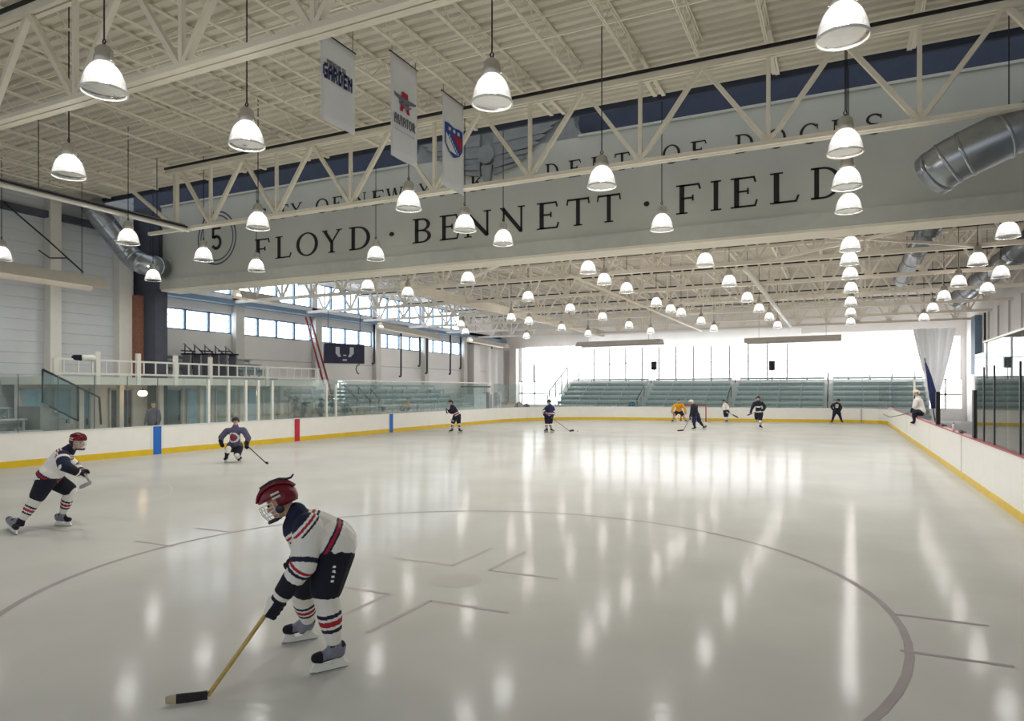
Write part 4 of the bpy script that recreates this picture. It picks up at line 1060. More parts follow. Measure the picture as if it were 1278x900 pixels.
# joists along the rink between trusses
def joist(y0, y1, z_t, z_b, m, label, group, x, detail=True):
    if detail:
        j = thing('roof_joist', (x, (y0 + y1) / 2, z_b), label, 'roof joist', group)
        mb = MB(); mb.beam((x - .022, y0, z_t), (x - .022, y1, z_t), .03, .035); mb.beam((x + .022, y0, z_t), (x + .022, y1, z_t), .03, .035); emit('top_chord', mb, m, j)
        mb = MB(); mb.beam((x - .02, y0 + .5, z_b), (x - .02, y1 - .35, z_b), .028, .032); mb.beam((x + .02, y0 + .5, z_b), (x + .02, y1 - .35, z_b), .028, .032); emit('bottom_chord', mb, m, j)
        n = 12; pts = [Vector((x, y0 + .1, z_t))] + [Vector((x, y0 + .6 + (y1 - y0 - 1.1) * i / n, z_b if i % 2 == 0 else z_t)) for i in range(n + 1)] + [Vector((x, y1 - .1, z_t))]
        mb = MB(); mb.path(pts, .013, 5); emit('web_rod', mb, m, j)
        return j
    mb = MB(); mb.beam((x, y0, z_t), (x, y1, z_t), .1, .06); mb.beam((x, y0 + .4, z_b), (x, y1 - .4, z_b), .09, .05)
    n = 6
    for i in range(n): mb.beam((x, y0 + .4 + (y1 - y0 - .8) * i / n, z_b if i % 2 == 0 else z_t), (x, y0 + .4 + (y1 - y0 - .8) * (i + 1) / n, z_t if i % 2 == 0 else z_b), .04, .04)
    return solo('roof_joist', mb, m, label, 'roof joist', group)
jx = [-8.31 + 1.385 * k for k in range(-13, 12)]
for (y0, y1, lab) in ((7.9, 15.4, 'thin cream roof joist between the two near trusses, under the ribbed roof deck'), (.2, 7.7, 'thin cream roof joist under the ribbed deck, above the nearest truss at upper left')):
    p = None
    for x in jx:
        if p is None: p = joist(y0, y1, ZD - .03, 9.47, 'steel_cream', lab, lab.split(',')[0], x)
        else: duplicate(p, (x, p.location.y, p.location.z))
p = None
for x in jx[::2]:
    if p is None:
        mb = MB(); mb.beam((x, 15.5, 9.62), (x, 16.9, 9.62), .1, .08); mb.beam((x, 15.5, 9.98), (x, 17.8, 9.98), .1, .07); p = solo('joist_stub', mb, 'steel_cream', 'short joist end projecting past the truss toward the lettered wall', 'joist end', 'joist ends past the truss')
    else:
        q = p.copy(); COL.objects.link(q); q.location.x = p.location.x + (x - jx[0])
# bridging lines across joists
for k, (yy, zz, lab) in enumerate(((10.2, 9.5, 'thin bridging rod under the roof joists, nearer of the pair between the two near trusses'), (12.9, 9.5, 'thin bridging rod under the roof joists, farther of the pair between the two near trusses'), (2.6, 9.5, 'thin bridging rod under the roof joists at the top edge, nearer one'), (5.2, 9.5, 'thin bridging rod under the roof joists at the top edge, just before the nearest truss'))):
    mb = MB(); mb.beam((-26, yy, zz - .03), (8, yy, zz - .03), .04, .04); mb.beam((-26, yy, ZD - .1), (8, yy, ZD - .1), .035, .035)
    solo('bridging_rod', mb, 'steel_cream', lab, 'bridging rod')
# far trusses
FT = [22.1 + 5.65 * k for k in range(7)]
names = ['nearest behind the lettered wall', 'second behind the lettered wall', 'third behind the lettered wall', 'fourth behind the lettered wall', 'third from the far windows', 'second from the far windows', 'closest to the far windows']
fx = [-18.9 + 2.0 * k for k in range(-5, 14)]; ftp = [x - 1.0 for x in fx] + [fx[-1] + 1.0]
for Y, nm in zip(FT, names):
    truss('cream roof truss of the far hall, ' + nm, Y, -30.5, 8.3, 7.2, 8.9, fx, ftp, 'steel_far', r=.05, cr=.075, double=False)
p = None
for i in range(len(FT) - 1):
    for x in fx[::1]:
        if p is None: p = joist(FT[0] + .1, FT[1] - .1, 9.38, 9.0, 'steel_far', 'pale roof joist between the trusses of the far hall', 'roof joists of the far hall', x, False)
        else:
            q = p.copy(); COL.objects.link(q); q.location.x = p.location.x + (x - fx[0]); q.location.y = p.location.y + (FT[i] - FT[0])
# lengthwise members of the far hall
def lbeam(name, pa, pb, w, h, m, label, cat, tube=False):
    mb = MB()
    if tube: mb.tube(pa, pb, w, n=10)
    else: mb.beam(pa, pb, w, h); mb.beam(Vector(pa) + ZV * h * .5, Vector(pb) + ZV * h * .5, w * 1.6, h * .12); mb.beam(Vector(pa) - ZV * h * .5, Vector(pb) - ZV * h * .5, w * 1.6, h * .12)
    return solo(name, mb, m, label, cat, smooth=tube)
lbeam('ceiling_girder', (-18.9, 27, 7.25), (-18.9, 58, 7.25), .2, .42, 'steel_far', 'long cream girder running away under the far roof, left of the lamps', 'girder')
lbeam('ceiling_pipe', (-10.2, 27, 7.1), (-10.2, 57, 7.1), .07, .07, 'steel_far', 'thin cream pipe running away under the middle of the far roof', 'pipe', True)
lbeam('ceiling_pipe', (-3.35, 28, 7.05), (-3.35, 55, 7.05), .11, .1, 'pipe_white', 'shiny white pipe running away under the far roof, right of the middle', 'pipe', True)
def xbrace(pa, pb, label):
    mb = MB(); mb.beam(pa, pb, .09, .09); solo('roof_brace', mb, 'steel_far', label, 'brace')
xbrace((-2.6, 22.3, 7.2), (4, 27.7, 7.2), 'diagonal brace under the far roof just past the lettered wall, right side')
xbrace((4, 22.3, 7.2), (-2.6, 27.7, 7.2), 'crossing diagonal brace under the far roof above the right boards')
xbrace((-10.2, 22.3, 7.2), (-16, 27.7, 7.2), 'diagonal brace under the far roof behind the word BENNETT')

# ------------------------------------------------------------------ walls
def siding(name, x, y0, y1, z0, z1, pitch, m):
    mb = MB(); vs = []; fs = []; z = z0; prof = []
    while z < z1: prof += [(x, z), (x, z + pitch * .9), (x - .02, z + pitch * .93), (x - .02, z + pitch * .97)]; z += pitch
    prof.append((x, z1))
    for xx, zz in prof: vs += [Vector((xx, y0, zz)), Vector((xx, y1, zz))]
    for i in range(len(prof) - 1): k = 2 * i; fs.append((k, k + 1, k + 3, k + 2))
    o = len(vs); vs += [Vector((x - .3, y0, z0)), Vector((x - .3, y1, z0)), Vector((x - .3, y1, z1)), Vector((x - .3, y0, z1))]; fs.append((o, o + 1, o + 2, o + 3))
    mb.add(vs, fs); return emit(name, mb, m, kind='structure')
WL = siding('wall_left', -28, -6, 20, -.03, 11, .42, 'siding')
for px, w, nm in ((62, .42, 0), (150, .62, 0)):
    y = PX(px, 300, -28).y
    mb = MB(); mb.span((-28, y - w / 2, 0), (-27.6, y + w / 2, 10)); emit('trim_2', mb, 'pilaster', kind='structure')
mb = MB(); mb.span((-28, 9.5, 0), (-27.6, 9.95, 10)); emit('trim_2', mb, 'pilaster', kind='structure')
mb = MB(); mb.span((-28.02, -6, 9.0), (-27.7, 20, 9.25)); emit('trim_3', mb, 'dark_pier', kind='structure')
# left wall of the far hall, with real window openings
XW = -31.0
piers = [20.6, 21.9, 28.4, 34.9, 41.3, 47.8, 54.3, 62.3]
mb = MB(); mb.span((XW - .4, 20.5, -.03), (XW, 62.3, 5.45)); mb.span((XW - .4, 20.5, 6.58), (XW, 62.3, 7.65)); mb.span((XW - .4, 20.5, 9.3), (XW, 62.3, 10))
for y in piers: mb.span((XW - .4, y - .25, 5.45), (XW, y + .25, 9.3))
mb.span((XW - .4, 54.3, 5.45), (XW, 62.3, 9.3))
emit('wall_left', mb, 'wall_far', kind='structure')
for y in piers[1:7]:
    mb = MB(); mb.span((XW, y - .3, 0), (XW + .35, y + .3, 7.2)); emit('trim_4', mb, 'pilaster', kind='structure')
mb = MB(); mb.span((XW, 20.6, 7.05), (XW + .7, 62, 7.3)); emit('trim_5', mb, 'frame_blue', kind='structure')
mb = MB(); mb.span((XW, 20.6, 4.05), (XW + .03, 62, 4.12)); emit('trim_6', mb, 'panel_grey', kind='structure')
wn = 0
for i in range(1, 6):
    for z0, z1, em, n, rows in ((5.45, 6.58, 'day_left', 4, 3), (7.65, 9.3, 'day_upper', 4, 4)):
        y0, y1 = piers[i] + .25, piers[i + 1] - .25; wn += 1
        mb = MB(); mb.span((XW - .3, y0, z0), (XW - .26, y1, z1)); w = emit('window_%d' % wn, mb, em, kind='structure')
        fb = MB(); k = .07
        for yy in [y0 + (y1 - y0) * j / n for j in range(n + 1)]: fb.span((XW - .25, yy - k, z0), (XW - .1, yy + k, z1))
        fb.span((XW - .25, y0, z0), (XW - .1, y1, z0 + .08)); fb.span((XW - .25, y0, z1 - .08), (XW - .1, y1, z1)); emit('window_frame', fb, 'frame_blue', w)
        gb = MB()
        for j in range(1, rows): z = z0 + (z1 - z0) * j / rows; gb.span((XW - .255, y0, z - .012), (XW - .22, y1, z + .012))
        for j in range(1, n * 3): yy = y0 + (y1 - y0) * j / (n * 3); gb.span((XW - .255, yy - .012, z0), (XW - .22, yy + .012, z1))
        emit('glazing_bars', gb, 'panel_grey', w)
# far wall
YF = 62.0
mb = MB(); mb.span((XW, YF, -.03), (8.6, YF + .4, .9)); mb.span((-24.4, YF, .9), (6.2, YF + .4, 3.15)); mb.span((XW, YF, 6.45), (8.6, YF + .4, 9.9)); mb.span((XW, YF, .9), (-28.9, YF + .4, 6.45)); mb.span((8.3, YF, .9), (8.6, YF + .4, 6.45))
emit('wall_far', mb, 'wall_far', kind='structure')
mb = MB(); mb.span((-28.9, YF + .3, .9), (8.3, YF + .34, 6.45)); w = emit('window_20', mb, 'day_far', kind='structure')
fb = MB()
x = -28.9
while x < 8.4: fb.span((x - .07, YF + .1, 3.15), (x + .07, YF + .28, 6.45)); x += 1.55
for xx in (-28.7, -27.3, -25.9, -24.4): fb.span((xx - .06, YF + .1, .9), (xx + .06, YF + .28, 6.45))
fb.span((-28.9, YF + .1, 1.9), (-24.2, YF + .28, 2.05)); fb.span((6.2, YF + .1, 1.9), (8.3, YF + .28, 2.05)); fb.span((7.2, YF + .1, .9), (7.32, YF + .28, 3.15)); fb.span((-28.9, YF + .1, 3.1), (8.3, YF + .28, 3.2)); fb.span((-28.9, YF + .15, 4.75), (8.3, YF + .25, 4.8)); emit('window_frame', fb, 'panel_grey', w)
# far hall right wall
mb = MB(); mb.span((8.6, 20.6, -.03), (9, 62.3, 9.9)); emit('wall_right', mb, 'wall_far', kind='structure')
mb = MB(); mb.span((8.2, 55.6, 3.4), (8.59, 57.2, 7.4)); emit('trim_7', mb, 'frame_blue', kind='structure')
for y in (44, 47, 50, 53): mb = MB(); mb.span((8.5, y - .03, 0), (8.62, y + .03, 7.4)); emit('trim_8', mb, 'panel_grey', kind='structure')
mb = MB(); mb.span((8.5, 54.2, 5.6), (8.62, 54.4, 7.4)); emit('trim_9', mb, 'dark_metal', kind='structure')
mb = MB(); mb.span((9.6, -2, -.03), (10, 20.5, 11)); emit('wall_right', mb, 'siding', kind='structure')
mb = MB(); mb.span((-30.9, 55, .0), (-30.2, 56.2, 6.5)); mb.span((-29.6, 61.2, 0), (-28.9, 61.9, 6.4)); emit('trim_10', mb, 'pilaster', kind='structure')

# ------------------------------------------------------------------ lamps
LAMP_L = bpy.data.lights.new('lamp_beam', 'AREA'); LAMP_L.shape = 'DISK'; LAMP_L.size = .5; LAMP_L.energy = 46; LAMP_L.color = (1, .98, .94)
def lamp_proto(c, label):
    """c = centre of the refractor's lower rim"""
    c = Vector(c); r = thing('pendant_lamp', c, label, 'pendant lamp')
    prof = [(.3, 0), (.308, .012), (.3, .03), (.288, .1), (.265, .19), (.23, .28), (.18, .355), (.13, .4), (.115, .41)]
    mb = MB(); mb.lathe(prof, c, 28); sh = emit('glass_shade', mb, 'lamp_glass', r, True)
    mb = MB(); mb.lathe([(.292, -.012), (.312, -.008), (.312, .014), (.292, .018), (.292, -.012)], c, 28); emit('rim', mb, 'holder', sh, True)
    mb = MB(); mb.lathe([(.292, .004), (.2, -.02), (.1, -.032), (0, -.036)], c, 28); emit('lens', mb, 'lamp_glass', sh, True)
    mb = MB(); mb.lathe([(.12, .4), (.14, .42), (.14, .5), (.12, .53), (.12, .6), (.085, .64), (.05, .66), (0, .665)], c, 16); hs = emit('ballast_housing', mb, 'lamp_metal', r, True)
    mb = MB(); mb.beam(c + Vector((-.15, 0, .42)), c + Vector((-.15, 0, .52)), .03, .02); mb.beam(c + Vector((.15, 0, .42)), c + Vector((.15, 0, .52)), .03, .02); emit('clip', mb, 'lamp_metal', hs)
    mb = MB(); mb.lathe([(0, .1), (.05, .12), (.075, .18), (.07, .25), (.045, .33), (.04, .4)], c, 12); emit('bulb', mb, 'bulb', r, True)
    mb = MB(); mb.path([c + Vector((0, 0, .66)), c + Vector((.03, 0, .72)), c + Vector((0, 0, .77)), c + Vector((-.03, 0, .72)), c + Vector((0, 0, .66))], .012, 6); emit('hook', mb, 'dark_metal', r, True)
    lo = bpy.data.objects.new('lamp_beam', LAMP_L); COL.objects.link(lo); lo.parent = r; lo.location = (0, 0, -.05)
    return r
near = [((130, 117), 'second from the left overhead, largest at upper left'), ((86, 222), 'far left of its row, above the long pale pipe'), ((308, 184), 'hanging left of the banners, third largest'),
        ((614, 131), 'just right of the three banners'), ((1052, 50), 'cut by the top edge of the photo at upper right'), ((751, 235), 'in front of the word DEPT.'), ((510, 263), 'below the red-letter banner'),
        ((322, 287), 'in front of the first small letters CITY'), ((160, 306), 'beside the bent silver duct at left'), ((1055, 193), 'pinkish, in front of the last small letters DOCKS'), ((1057, 236), 'right of the word FIELD, middle of the stack'), ((1059, 266), 'right of the word FIELD, lowest of the stack on the wall'),
        ((826, 289), 'below the dot between BENNETT and FIELD'), ((628, 307), 'below the two letters N of BENNETT'), ((580, 290), 'below the banner with the shield'), ((469, 326), 'below the letter D of FLOYD'), ((320, 340), 'below the letter F of FLOYD'),
        ((254, 327), 'in front of the circled numeral'), ((191, 352), 'at the left end of the lettered wall'), ((2, 326), 'cut by the left edge of the photo')]
ROW = [(23.5, 'first'), (26.2, 'second'), (29.2, 'third'), (33.6, 'fourth'), (38.5, 'fifth'), (44.3, 'sixth'), (50, 'seventh')]
far = [(584, 354), (659, 376), (734, 341.5), (754, 355.6), (782, 366), (819, 383), (837, 391), (850, 395), (875, 405), (891, 414), (711.5, 390), (752, 400), (785, 410), (812, 417), (880, 332.6), (910, 357.6), (932.6, 377), (947.4, 390), (960, 400), (970.4, 410),
       (1061, 314), (1060, 331), (1061, 348.5), (1062, 365.6), (1061.7, 382), (1061.7, 394.5), (1061.7, 406), (1258, 297), (1220, 332), (1196.5, 357.8), (1178, 375), (1164, 389), (1153, 401), (459, 363), (509, 371), (575, 409), (581, 418), (657, 423), (638, 401), (660, 405), (701, 413), (734, 420), (1249, 347), (1232, 366)]
proto = None
cols = {}
pts = []
for (px, py), lab in near:
    d = FPX * 4.2 / (HY - py - 2); pts.append((U(px, py - 2, d), 'lit glass-domed pendant lamp ' + lab, ZD - .02))
for px, py in far:
    p = U(px, py - 1, FPX * 4.2 / (HY - py + 1)); x = p.x
    k = 0 if x > 5 else 1 if x > 2 else 2 if x > -2 else 3 if x > -6 else 4 if x > -11 else 5 if x > -15.5 else 6 if x > -20 else 7
    cols.setdefault(k, []).append(p)
CN = ['short line farthest right', 'line over the right boards', 'line straight beyond the word FIELD', 'line beside the white pipe', 'line right of the middle', 'line left of the middle', 'line along the long girder', 'line nearest the left windows']
ON = ['first', 'second', 'third', 'fourth', 'fifth', 'sixth', 'seventh', 'eighth', 'ninth']
for k, L in cols.items():
    for i, p in enumerate(sorted(L, key=lambda q: q.y)): pts.append((p, 'far-hall pendant lamp, %s away in the %s' % (ON[i], CN[k]), 9.4))
for p, lab, top in pts:
    if proto is None: proto = r = lamp_proto(p, lab)
    else: r = duplicate(proto, p, lab)
    mb = MB(); mb.tube(p + ZV * .76, Vector((p.x, p.y, top)), .012, n=5); emit('cord', mb, 'cable', r)
    if abs(p.x) < 1 and 13 < p.y < 14 or (lab.endswith('middle') and random.random() < .35) or (random.random() < .2 and p.y > 22):
        for ch in r.children:
            if ch.name.startswith('bulb'): ch.data = ch.data.copy(); ch.data.materials.clear(); ch.data.materials.append(MATS['bulb_pink'])

# ------------------------------------------------------------------ banners
XB = -8.4
def banner(y0, y1, z0, z1, label):
    r = thing('hanging_banner', (XB, (y0 + y1) / 2, z0), label, 'banner')
    mb = MB(); n = 10; vs = []; fs = []
    for i in range(n + 1):
        t = i / n
        for j in range(9):
            u = j / 8; vs.append(Vector((XB + .012 * math.sin(u * 7 + t * 2) * t, y0 + (y1 - y0) * u, z1 + (z0 - z1) * t)))
    for i in range(n):
        for j in range(8): k = i * 9 + j; fs.append((k, k + 1, k + 10, k + 9))
    mb.add(vs, fs); o = emit('cloth', mb, 'banner', r, True); s = o.modifiers.new('t', 'SOLIDIFY'); s.thickness = .006
    mb = MB(); mb.tube((XB, y0 - .04, z1), (XB, y1 + .04, z1), .016, n=8); emit('top_rod', mb, 'dark_metal', r, True)
    mb = MB()
    for y in (y0 + .05, y1 - .05): mb = MB(); mb.tube((XB, y, z1), (XB, y, 9.47), .006, n=5); emit('cord', mb, 'cable', r)
    return r
FONT5 = {'G': ['.###', '#...', '#.##', '#..#', '.###'], 'A': ['.##.', '#..#', '####', '#..#', '#..#'], 'R': ['###.', '#..#', '###.', '#.#.', '#..#'], 'D': ['###.', '#..#', '#..#', '#..#', '###.'], 'E': ['####', '#...', '###.', '#...', '####'],
         'N': ['#..#', '##.#', '#.##', '#..#', '#..#'], 'V': ['#..#', '#..#', '#..#', '.##.', '.##.'], 'I': ['#', '#', '#', '#', '#'], 'T': ['###', '.#.', '.#.', '.#.', '.#.'], 'O': ['.##.', '#..#', '#..#', '#..#', '.##.'],
         'M': ['#...#', '##.##', '#.#.#', '#...#', '#...#'], 'S': ['.###', '#...', '.##.', '...#', '###.'], 'Q': ['.##.', '#..#', '#..#', '#.#.', '.#.#'], 'U': ['#..#', '#..#', '#..#', '#..#', '.##.'], 'W': ['#...#', '#...#', '#.#.#', '##.##', '#...#'], 'K': ['#..#', '#.#.', '##..', '#.#.', '#..#'], 'Y': ['#.#', '#.#', '.#.', '.#.', '.#.'], ' ': ['..'] * 5}
def blocktext(txt, y0, y1, zlo, zhi, x, skew=0):
    mb = MB(); w = sum(len(FONT5[c][0]) + 1 for c in txt) - 1; cw = (y1 - y0) / w; ch = (zhi - zlo) / 5; c0 = 0
    for c in txt:
        g = FONT5[c]
        for i, row in enumerate(g):
            for j, q in enumerate(row):
                if q == '#':
                    ya = y0 + (c0 + j) * cw; z = zhi - (i + 1) * ch; mb.span((x - .002, ya - cw * .06, z - ch * .06), (x + .004, ya + cw * 1.06, z + ch * 1.06))
        c0 += len(g[0]) + 1
    return mb
xb = XB + .028
yA, yB = 9.6, 10.55
b1 = banner(yA, yB, 7.17, 8.75, 'white banner with navy block lettering, leftmost of the three hanging banners')
def zz(px, py): return PX(px, py, XB)
emit('lettering', blocktext('GARDEN', zz(402, 80).y, zz(438, 80).y, zz(420, 106).z, zz(420, 88).z, xb), 'print_navy', b1)
emit('lettering', blocktext('MADISON SQ', zz(407, 80).y, zz(430, 80).y, zz(418, 86.5).z, zz(418, 80.5).z, xb), 'print_grey', b1)
y0, y1 = zz(487.3, 100).y, zz(520, 100).y
b2 = banner(y0, y1, 7.17, 9.32, 'white banner with a red letter and dark wings, middle of the three hanging banners')
ym = (y0 + y1) / 2; za = zz(503, 116).z; zb = zz(503, 141).z; h = za - zb
mb = MB(); U_, V_ = Vector((0, 1, 0)), ZV
for pl in ([(-.17, 0), (-.09, 0), (-.05, .28 * h), (.05, .28 * h), (.09, 0), (.17, 0), (.1, h), (-.1, h)],): mb.poly([(x, y) for x, y in pl], (xb - .002, ym, zb), U_, V_, .006)
emit('letter_emblem', mb, 'print_red', b2)
mb = MB()
for s in (-1, 1):
    mb.poly([(0, -.05), (.38 * s, .05), (.42 * s, .1), (0, .08)][::s], (xb + .004, ym, zb + h * .52), U_, V_, .006)
    mb.poly([(0, -.14), (.2 * s, -.08), (.24 * s, -.04), (0, -.06)][::s], (xb + .004, ym, zb + h * .52), U_, V_, .006)
emit('wings', mb, 'print_grey', b2)
emit('lettering', blocktext('AVIATOR', y0 + .1, y1 - .1, zz(503, 159).z, zz(503, 147).z, xb), 'print_grey', b2)
mb = MB(); zl = zz(503, 166).z; mb.span((xb - .002, y0 + .12, zl - .015), (xb + .004, y1 - .12, zl + .015)); emit('rule', mb, 'print_silver', b2)
y0, y1 = zz(552, 100).y, zz(578, 100).y
b3 = banner(y0, y1, 7.1, 9.3, 'white banner with a blue and red shield, rightmost of the three hanging banners')
ym = (y0 + y1) / 2; zt_ = zz(565, 158).z; zb_ = zz(565, 197).z; H_ = zt_ - zb_; wv = (y1 - y0) * .42
def shield(k, dz=0): return [(-wv * k, H_ * .98), (-wv * k, H_ * .35), (-wv * .6 * k, H_ * .12), (0, H_ * (.5 - .5 * k)), (wv * .6 * k, H_ * .12), (wv * k, H_ * .35), (wv * k, H_ * .98), (wv * .6 * k, H_), (0, H_ * .95), (-wv * .6 * k, H_)]
mb = MB(); mb.poly(shield(1), (xb - .002, ym, zb_), U_, V_, .005); emit('shield', mb, 'print_blue', b3)
mb = MB(); mb.poly([(-wv * .9, H_ * .68), (-wv * .9, H_ * .34), (-wv * .5, H_ * .14), (wv * .3, H_ * .13)], (xb + .003, ym, zb_), U_, V_, .004); emit('shield_field', mb, 'banner', b3)
mb = MB(); mb.poly([(wv * .9, H_ * .72), (-wv * .25, H_ * .72), (wv * .9, H_ * .3)][::-1], (xb + .003, ym, zb_), U_, V_, .004); emit('shield_field', mb, 'print_red', b3)
mb = MB()
for k in range(7):
    t = (k + .5) / 7; mb.box((xb + .006, ym - wv * .62 + t * wv * 1.15, zb_ + H_ * (.64 - .5 * t)), (.005, wv * .1, H_ * .09))
for k in range(3): mb.box((xb + .006, ym + (k - 1) * wv * .5, zb_ + H_ * .84), (.005, wv * .24, H_ * .1))
emit('lettering', mb, 'print_silver', b3)

# ------------------------------------------------------------------ ducts, pipes, heaters
def duct(name, pts, r, m, label, band=1.0):
    pts = [Vector(p) for p in pts]; base = pts[0]
    t = thing(name, base, label, 'duct')
    mb = MB(); mb.path(pts, r, 22); emit('tube', mb, m, t, True)
    for i in range(len(pts) - 1):
        a, b = pts[i], pts[i + 1]; n = max(1, int((b - a).length / band)); d = (b - a).normalized()
        for k in range(n):
            c = a.lerp(b, (k + .5) / n); mb = MB(); mb.tube(c - d * .03, c + d * .03, r * 1.035, n=22); emit('seam_band', mb, m, t, True)
        if abs(d.z) < .5 and (b - a).length > 1.0:
            for q in (.2, .8): c = a.lerp(b, q); mb = MB(); mb.tube(c + ZV * r, Vector((c.x, c.y, 10.0 if c.y < 18 else 9.44)), .012, n=5); emit('hanger_rod', mb, 'dark_metal', t, True)
    return t
duct('spiral_duct', [PX(112, 252, -26.6), PX(126, 272, -26.4), PX(162, 318, -26.2), PX(172, 327, -25.9), PX(184, 331, -25.4), PY(202, 334, 19.7)], .42, 'galv', 'bent silver duct coming down the left wall corner', .55)
e0 = U(1190, 200, 13.6); e1 = U(1222, 184, 13.3); e2 = U(1420, 92, 12.3)
duct('spiral_duct', [e0 + V(-.22, .35, -.2), e0 + V(-.12, .12, -.09), e0, e1, e2], .45, 'galv', 'large dark metal duct ending before the lettered wall at upper right', .7)
duct('spiral_duct', [(2.75, 22.5, 7.9), (2.75, 40, 7.9)], .36, 'galv_dark', 'grey metal duct running away under the far roof above the right boards', 2.2)
duct('spiral_duct', [(6.45, 23, 7.9), (6.45, 50, 7.9)], .5, 'galv_dark', 'thick dark duct running away near the far hall right wall', 3)
r = thing('cable_tray', (-18.9, 8, 7.4), 'pipe and dark cable tray running along the left end of the roof truss', 'cable tray')
mb = MB(); mb.tube((-18.9, 0, 7.42), (-18.9, 15.4, 7.42), .055, n=10); emit('pipe', mb, 'pipe_white', r, True)
mb = MB(); mb.beam((-19.3, 0, 7.62), (-19.3, 15.4, 7.62), .5, .03); emit('tray', mb, 'stick_grey', r)
mb = MB(); mb.beam((-18.98, 0, 7.55), (-18.98, 15.4, 7.55), .05, .05); mb.beam((-19.5, 0, 7.72), (-19.5, 15.4, 7.72), .05, .07); emit('cable', mb, 'black', r)
for y in (3, 7, 11, 14.5): mb = MB(); mb.tube((-19.2, y, 7.6), (-19.2, y, 9.5), .012, n=5); emit('hanger_rod', mb, 'dark_metal', r)
def heater(pa, pb, label, w=.34, up=9.4, lit=True):
    pa, pb = Vector(pa), Vector(pb); d, u, n = basis(pb - pa); r = thing('radiant_heater', (pa + pb) / 2, label, 'radiant heater')
    mb = MB()
    for k, (x0, z0, x1, z1) in enumerate(((-w, -.16, -w * .5, .24), (-w * .5, .24, w * .5, .24), (w * .5, .24, w, -.16))):
        A = [pa + u * x0 + ZV * z0, pa + u * x1 + ZV * z1, pb + u * x1 + ZV * z1, pb + u * x0 + ZV * z0]; B = [p + ZV * .015 for p in A]
        mb.add(A + B, [(0, 1, 2, 3), (7, 6, 5, 4), (0, 4, 5, 1), (1, 5, 6, 2), (2, 6, 7, 3), (3, 7, 4, 0)])
    emit('reflector', mb, 'heater', r)
    mb = MB(); mb.tube(pa, pb, .05, n=8); emit('burner_tube', mb, 'tube' if lit else 'heater', r, True)
    for q in (pa.lerp(pb, .15), pa.lerp(pb, .85)):
        mb = MB(); mb.tube(q + ZV * .15, Vector((q.x, q.y, up)), .012, n=5); emit('hanger_rod', mb, 'dark_metal', r)
    return r
heater(PX(-60, 328, -24), PX(126, 357, -24), 'long radiant heater hanging by the grey left wall, left edge of the photo', up=9.9, w=.55)
heater(PX(474, 407, -28.6), PX(545, 421, -28.6), 'radiant heater under the windows ledge, middle of the far left wall')
heater(PX(586, 424, -28.6), PX(632, 433, -28.6), 'radiant heater near the far left corner of the hall')
heater(PX(296, 368, -29), PX(345, 376, -29), 'radiant heater under the upper left windows just past the lettered wall')
heater(PY(722, 431, 58.5), PY(826, 427, 58.5), 'long grey heater hanging before the far windows, left one', w=.9, lit=False)
heater(PY(930, 426.5, 58.5), PY(1050, 422, 58.5), 'long grey heater hanging before the far windows, right one', w=.9, lit=False)
mb = MB(); mb.path([PX(4, 252, -27.63), PX(60, 300, -27.58), PX(104, 340, -27.63)], .03, 6); solo('brace_rod', mb, 'dark_metal', 'dark slanting rod on the grey left wall above the heater', 'rod', smooth=True)
mb = MB(); mb.path([PX(48, 312, -27.4), PX(62, 322, -27.4), PX(84, 322, -27.4)], .025, 6); solo('wall_bracket', mb, 'dark_metal', 'small dark bracket on the grey left wall pillar', 'bracket', smooth=True)
# gas pipes with dark drops on far left wall
for px, y1, lab in ((467, 454, 'first'), (500.5, 470, 'second'), (524, 457, 'third'), (533, 466, 'fourth'), (562, 467, 'fifth'), (575, 460, 'sixth'), (614, 462, 'last')):
    a = PX(px, y1, XW + .5); mb = MB(); mb.path([(a.x, a.y, 7.1), (a.x, a.y, a.z + .1), (a.x + .05, a.y - .12, a.z), (a.x + .1, a.y - .35, a.z)], .07, 8)
    solo('down_pipe', mb, 'dark_metal', 'dark vertical drop pipe on the far left wall, %s from the scoreboard' % lab, 'pipe', smooth=True)

# ------------------------------------------------------------------ mezzanine, seating, doors on the left
XM = -24.6
ym0, ym1 = PX(70, 450, XM).y, PX(398, 450, XM).y
r = thing('mezzanine', (XM - 1.6, (ym0 + ym1) / 2, 0), 'raised viewing platform with white railing behind the left boards', 'platform')
mb = MB(); mb.span((-27.9, ym0, 2.5), (XM, ym1, 2.78)); emit('slab', mb, 'slab', r)
mb = MB(); mb.beam((XM, ym0, 3.4), (XM, ym1, 3.4), .07, .07); mb.beam((XM, ym0, 2.9), (XM, ym1, 2.9), .07, .07); emit('handrail', mb, 'rail_white', r)
for px in (69, 121.6, 172.4, 219, 262.4, 333, 396):
    y = PX(px, 460, XM).y; mb = MB(); mb.span((XM - .06, y - .08, 2.5), (XM + .06, y + .08, 3.72 if 100 < px < 300 else 3.42)); emit('post', mb, 'rail_white', r)
for k in range(26):
    y = ym0 + (ym1 - ym0) * (k + .5) / 26; mb = MB(); mb.span((XM - .02, y - .025, 2.9), (XM + .02, y + .025, 3.4)); emit('baluster', mb, 'rail_white', r)
for px in (100, 150, 200, 250, 300, 350):
    y = PX(px, 460, -26).y
    if ym0 < y < ym1: mb = MB(); mb.span((-26.1, y - .09, 0), (-25.9, y + .09, 2.5)); emit('column', mb, 'pilaster', r)
mb = MB(); mb.span((-27.3, 14.8, -.03), (-27.1, 27.8, 2.5)); emit('wall_left', mb, 'wall_far', kind='structure')
mb = MB(); mb.span((-28, 20.4, -.03), (-27.2, 28, 2.5)); emit('wall_left', mb, 'panel_grey', kind='structure')
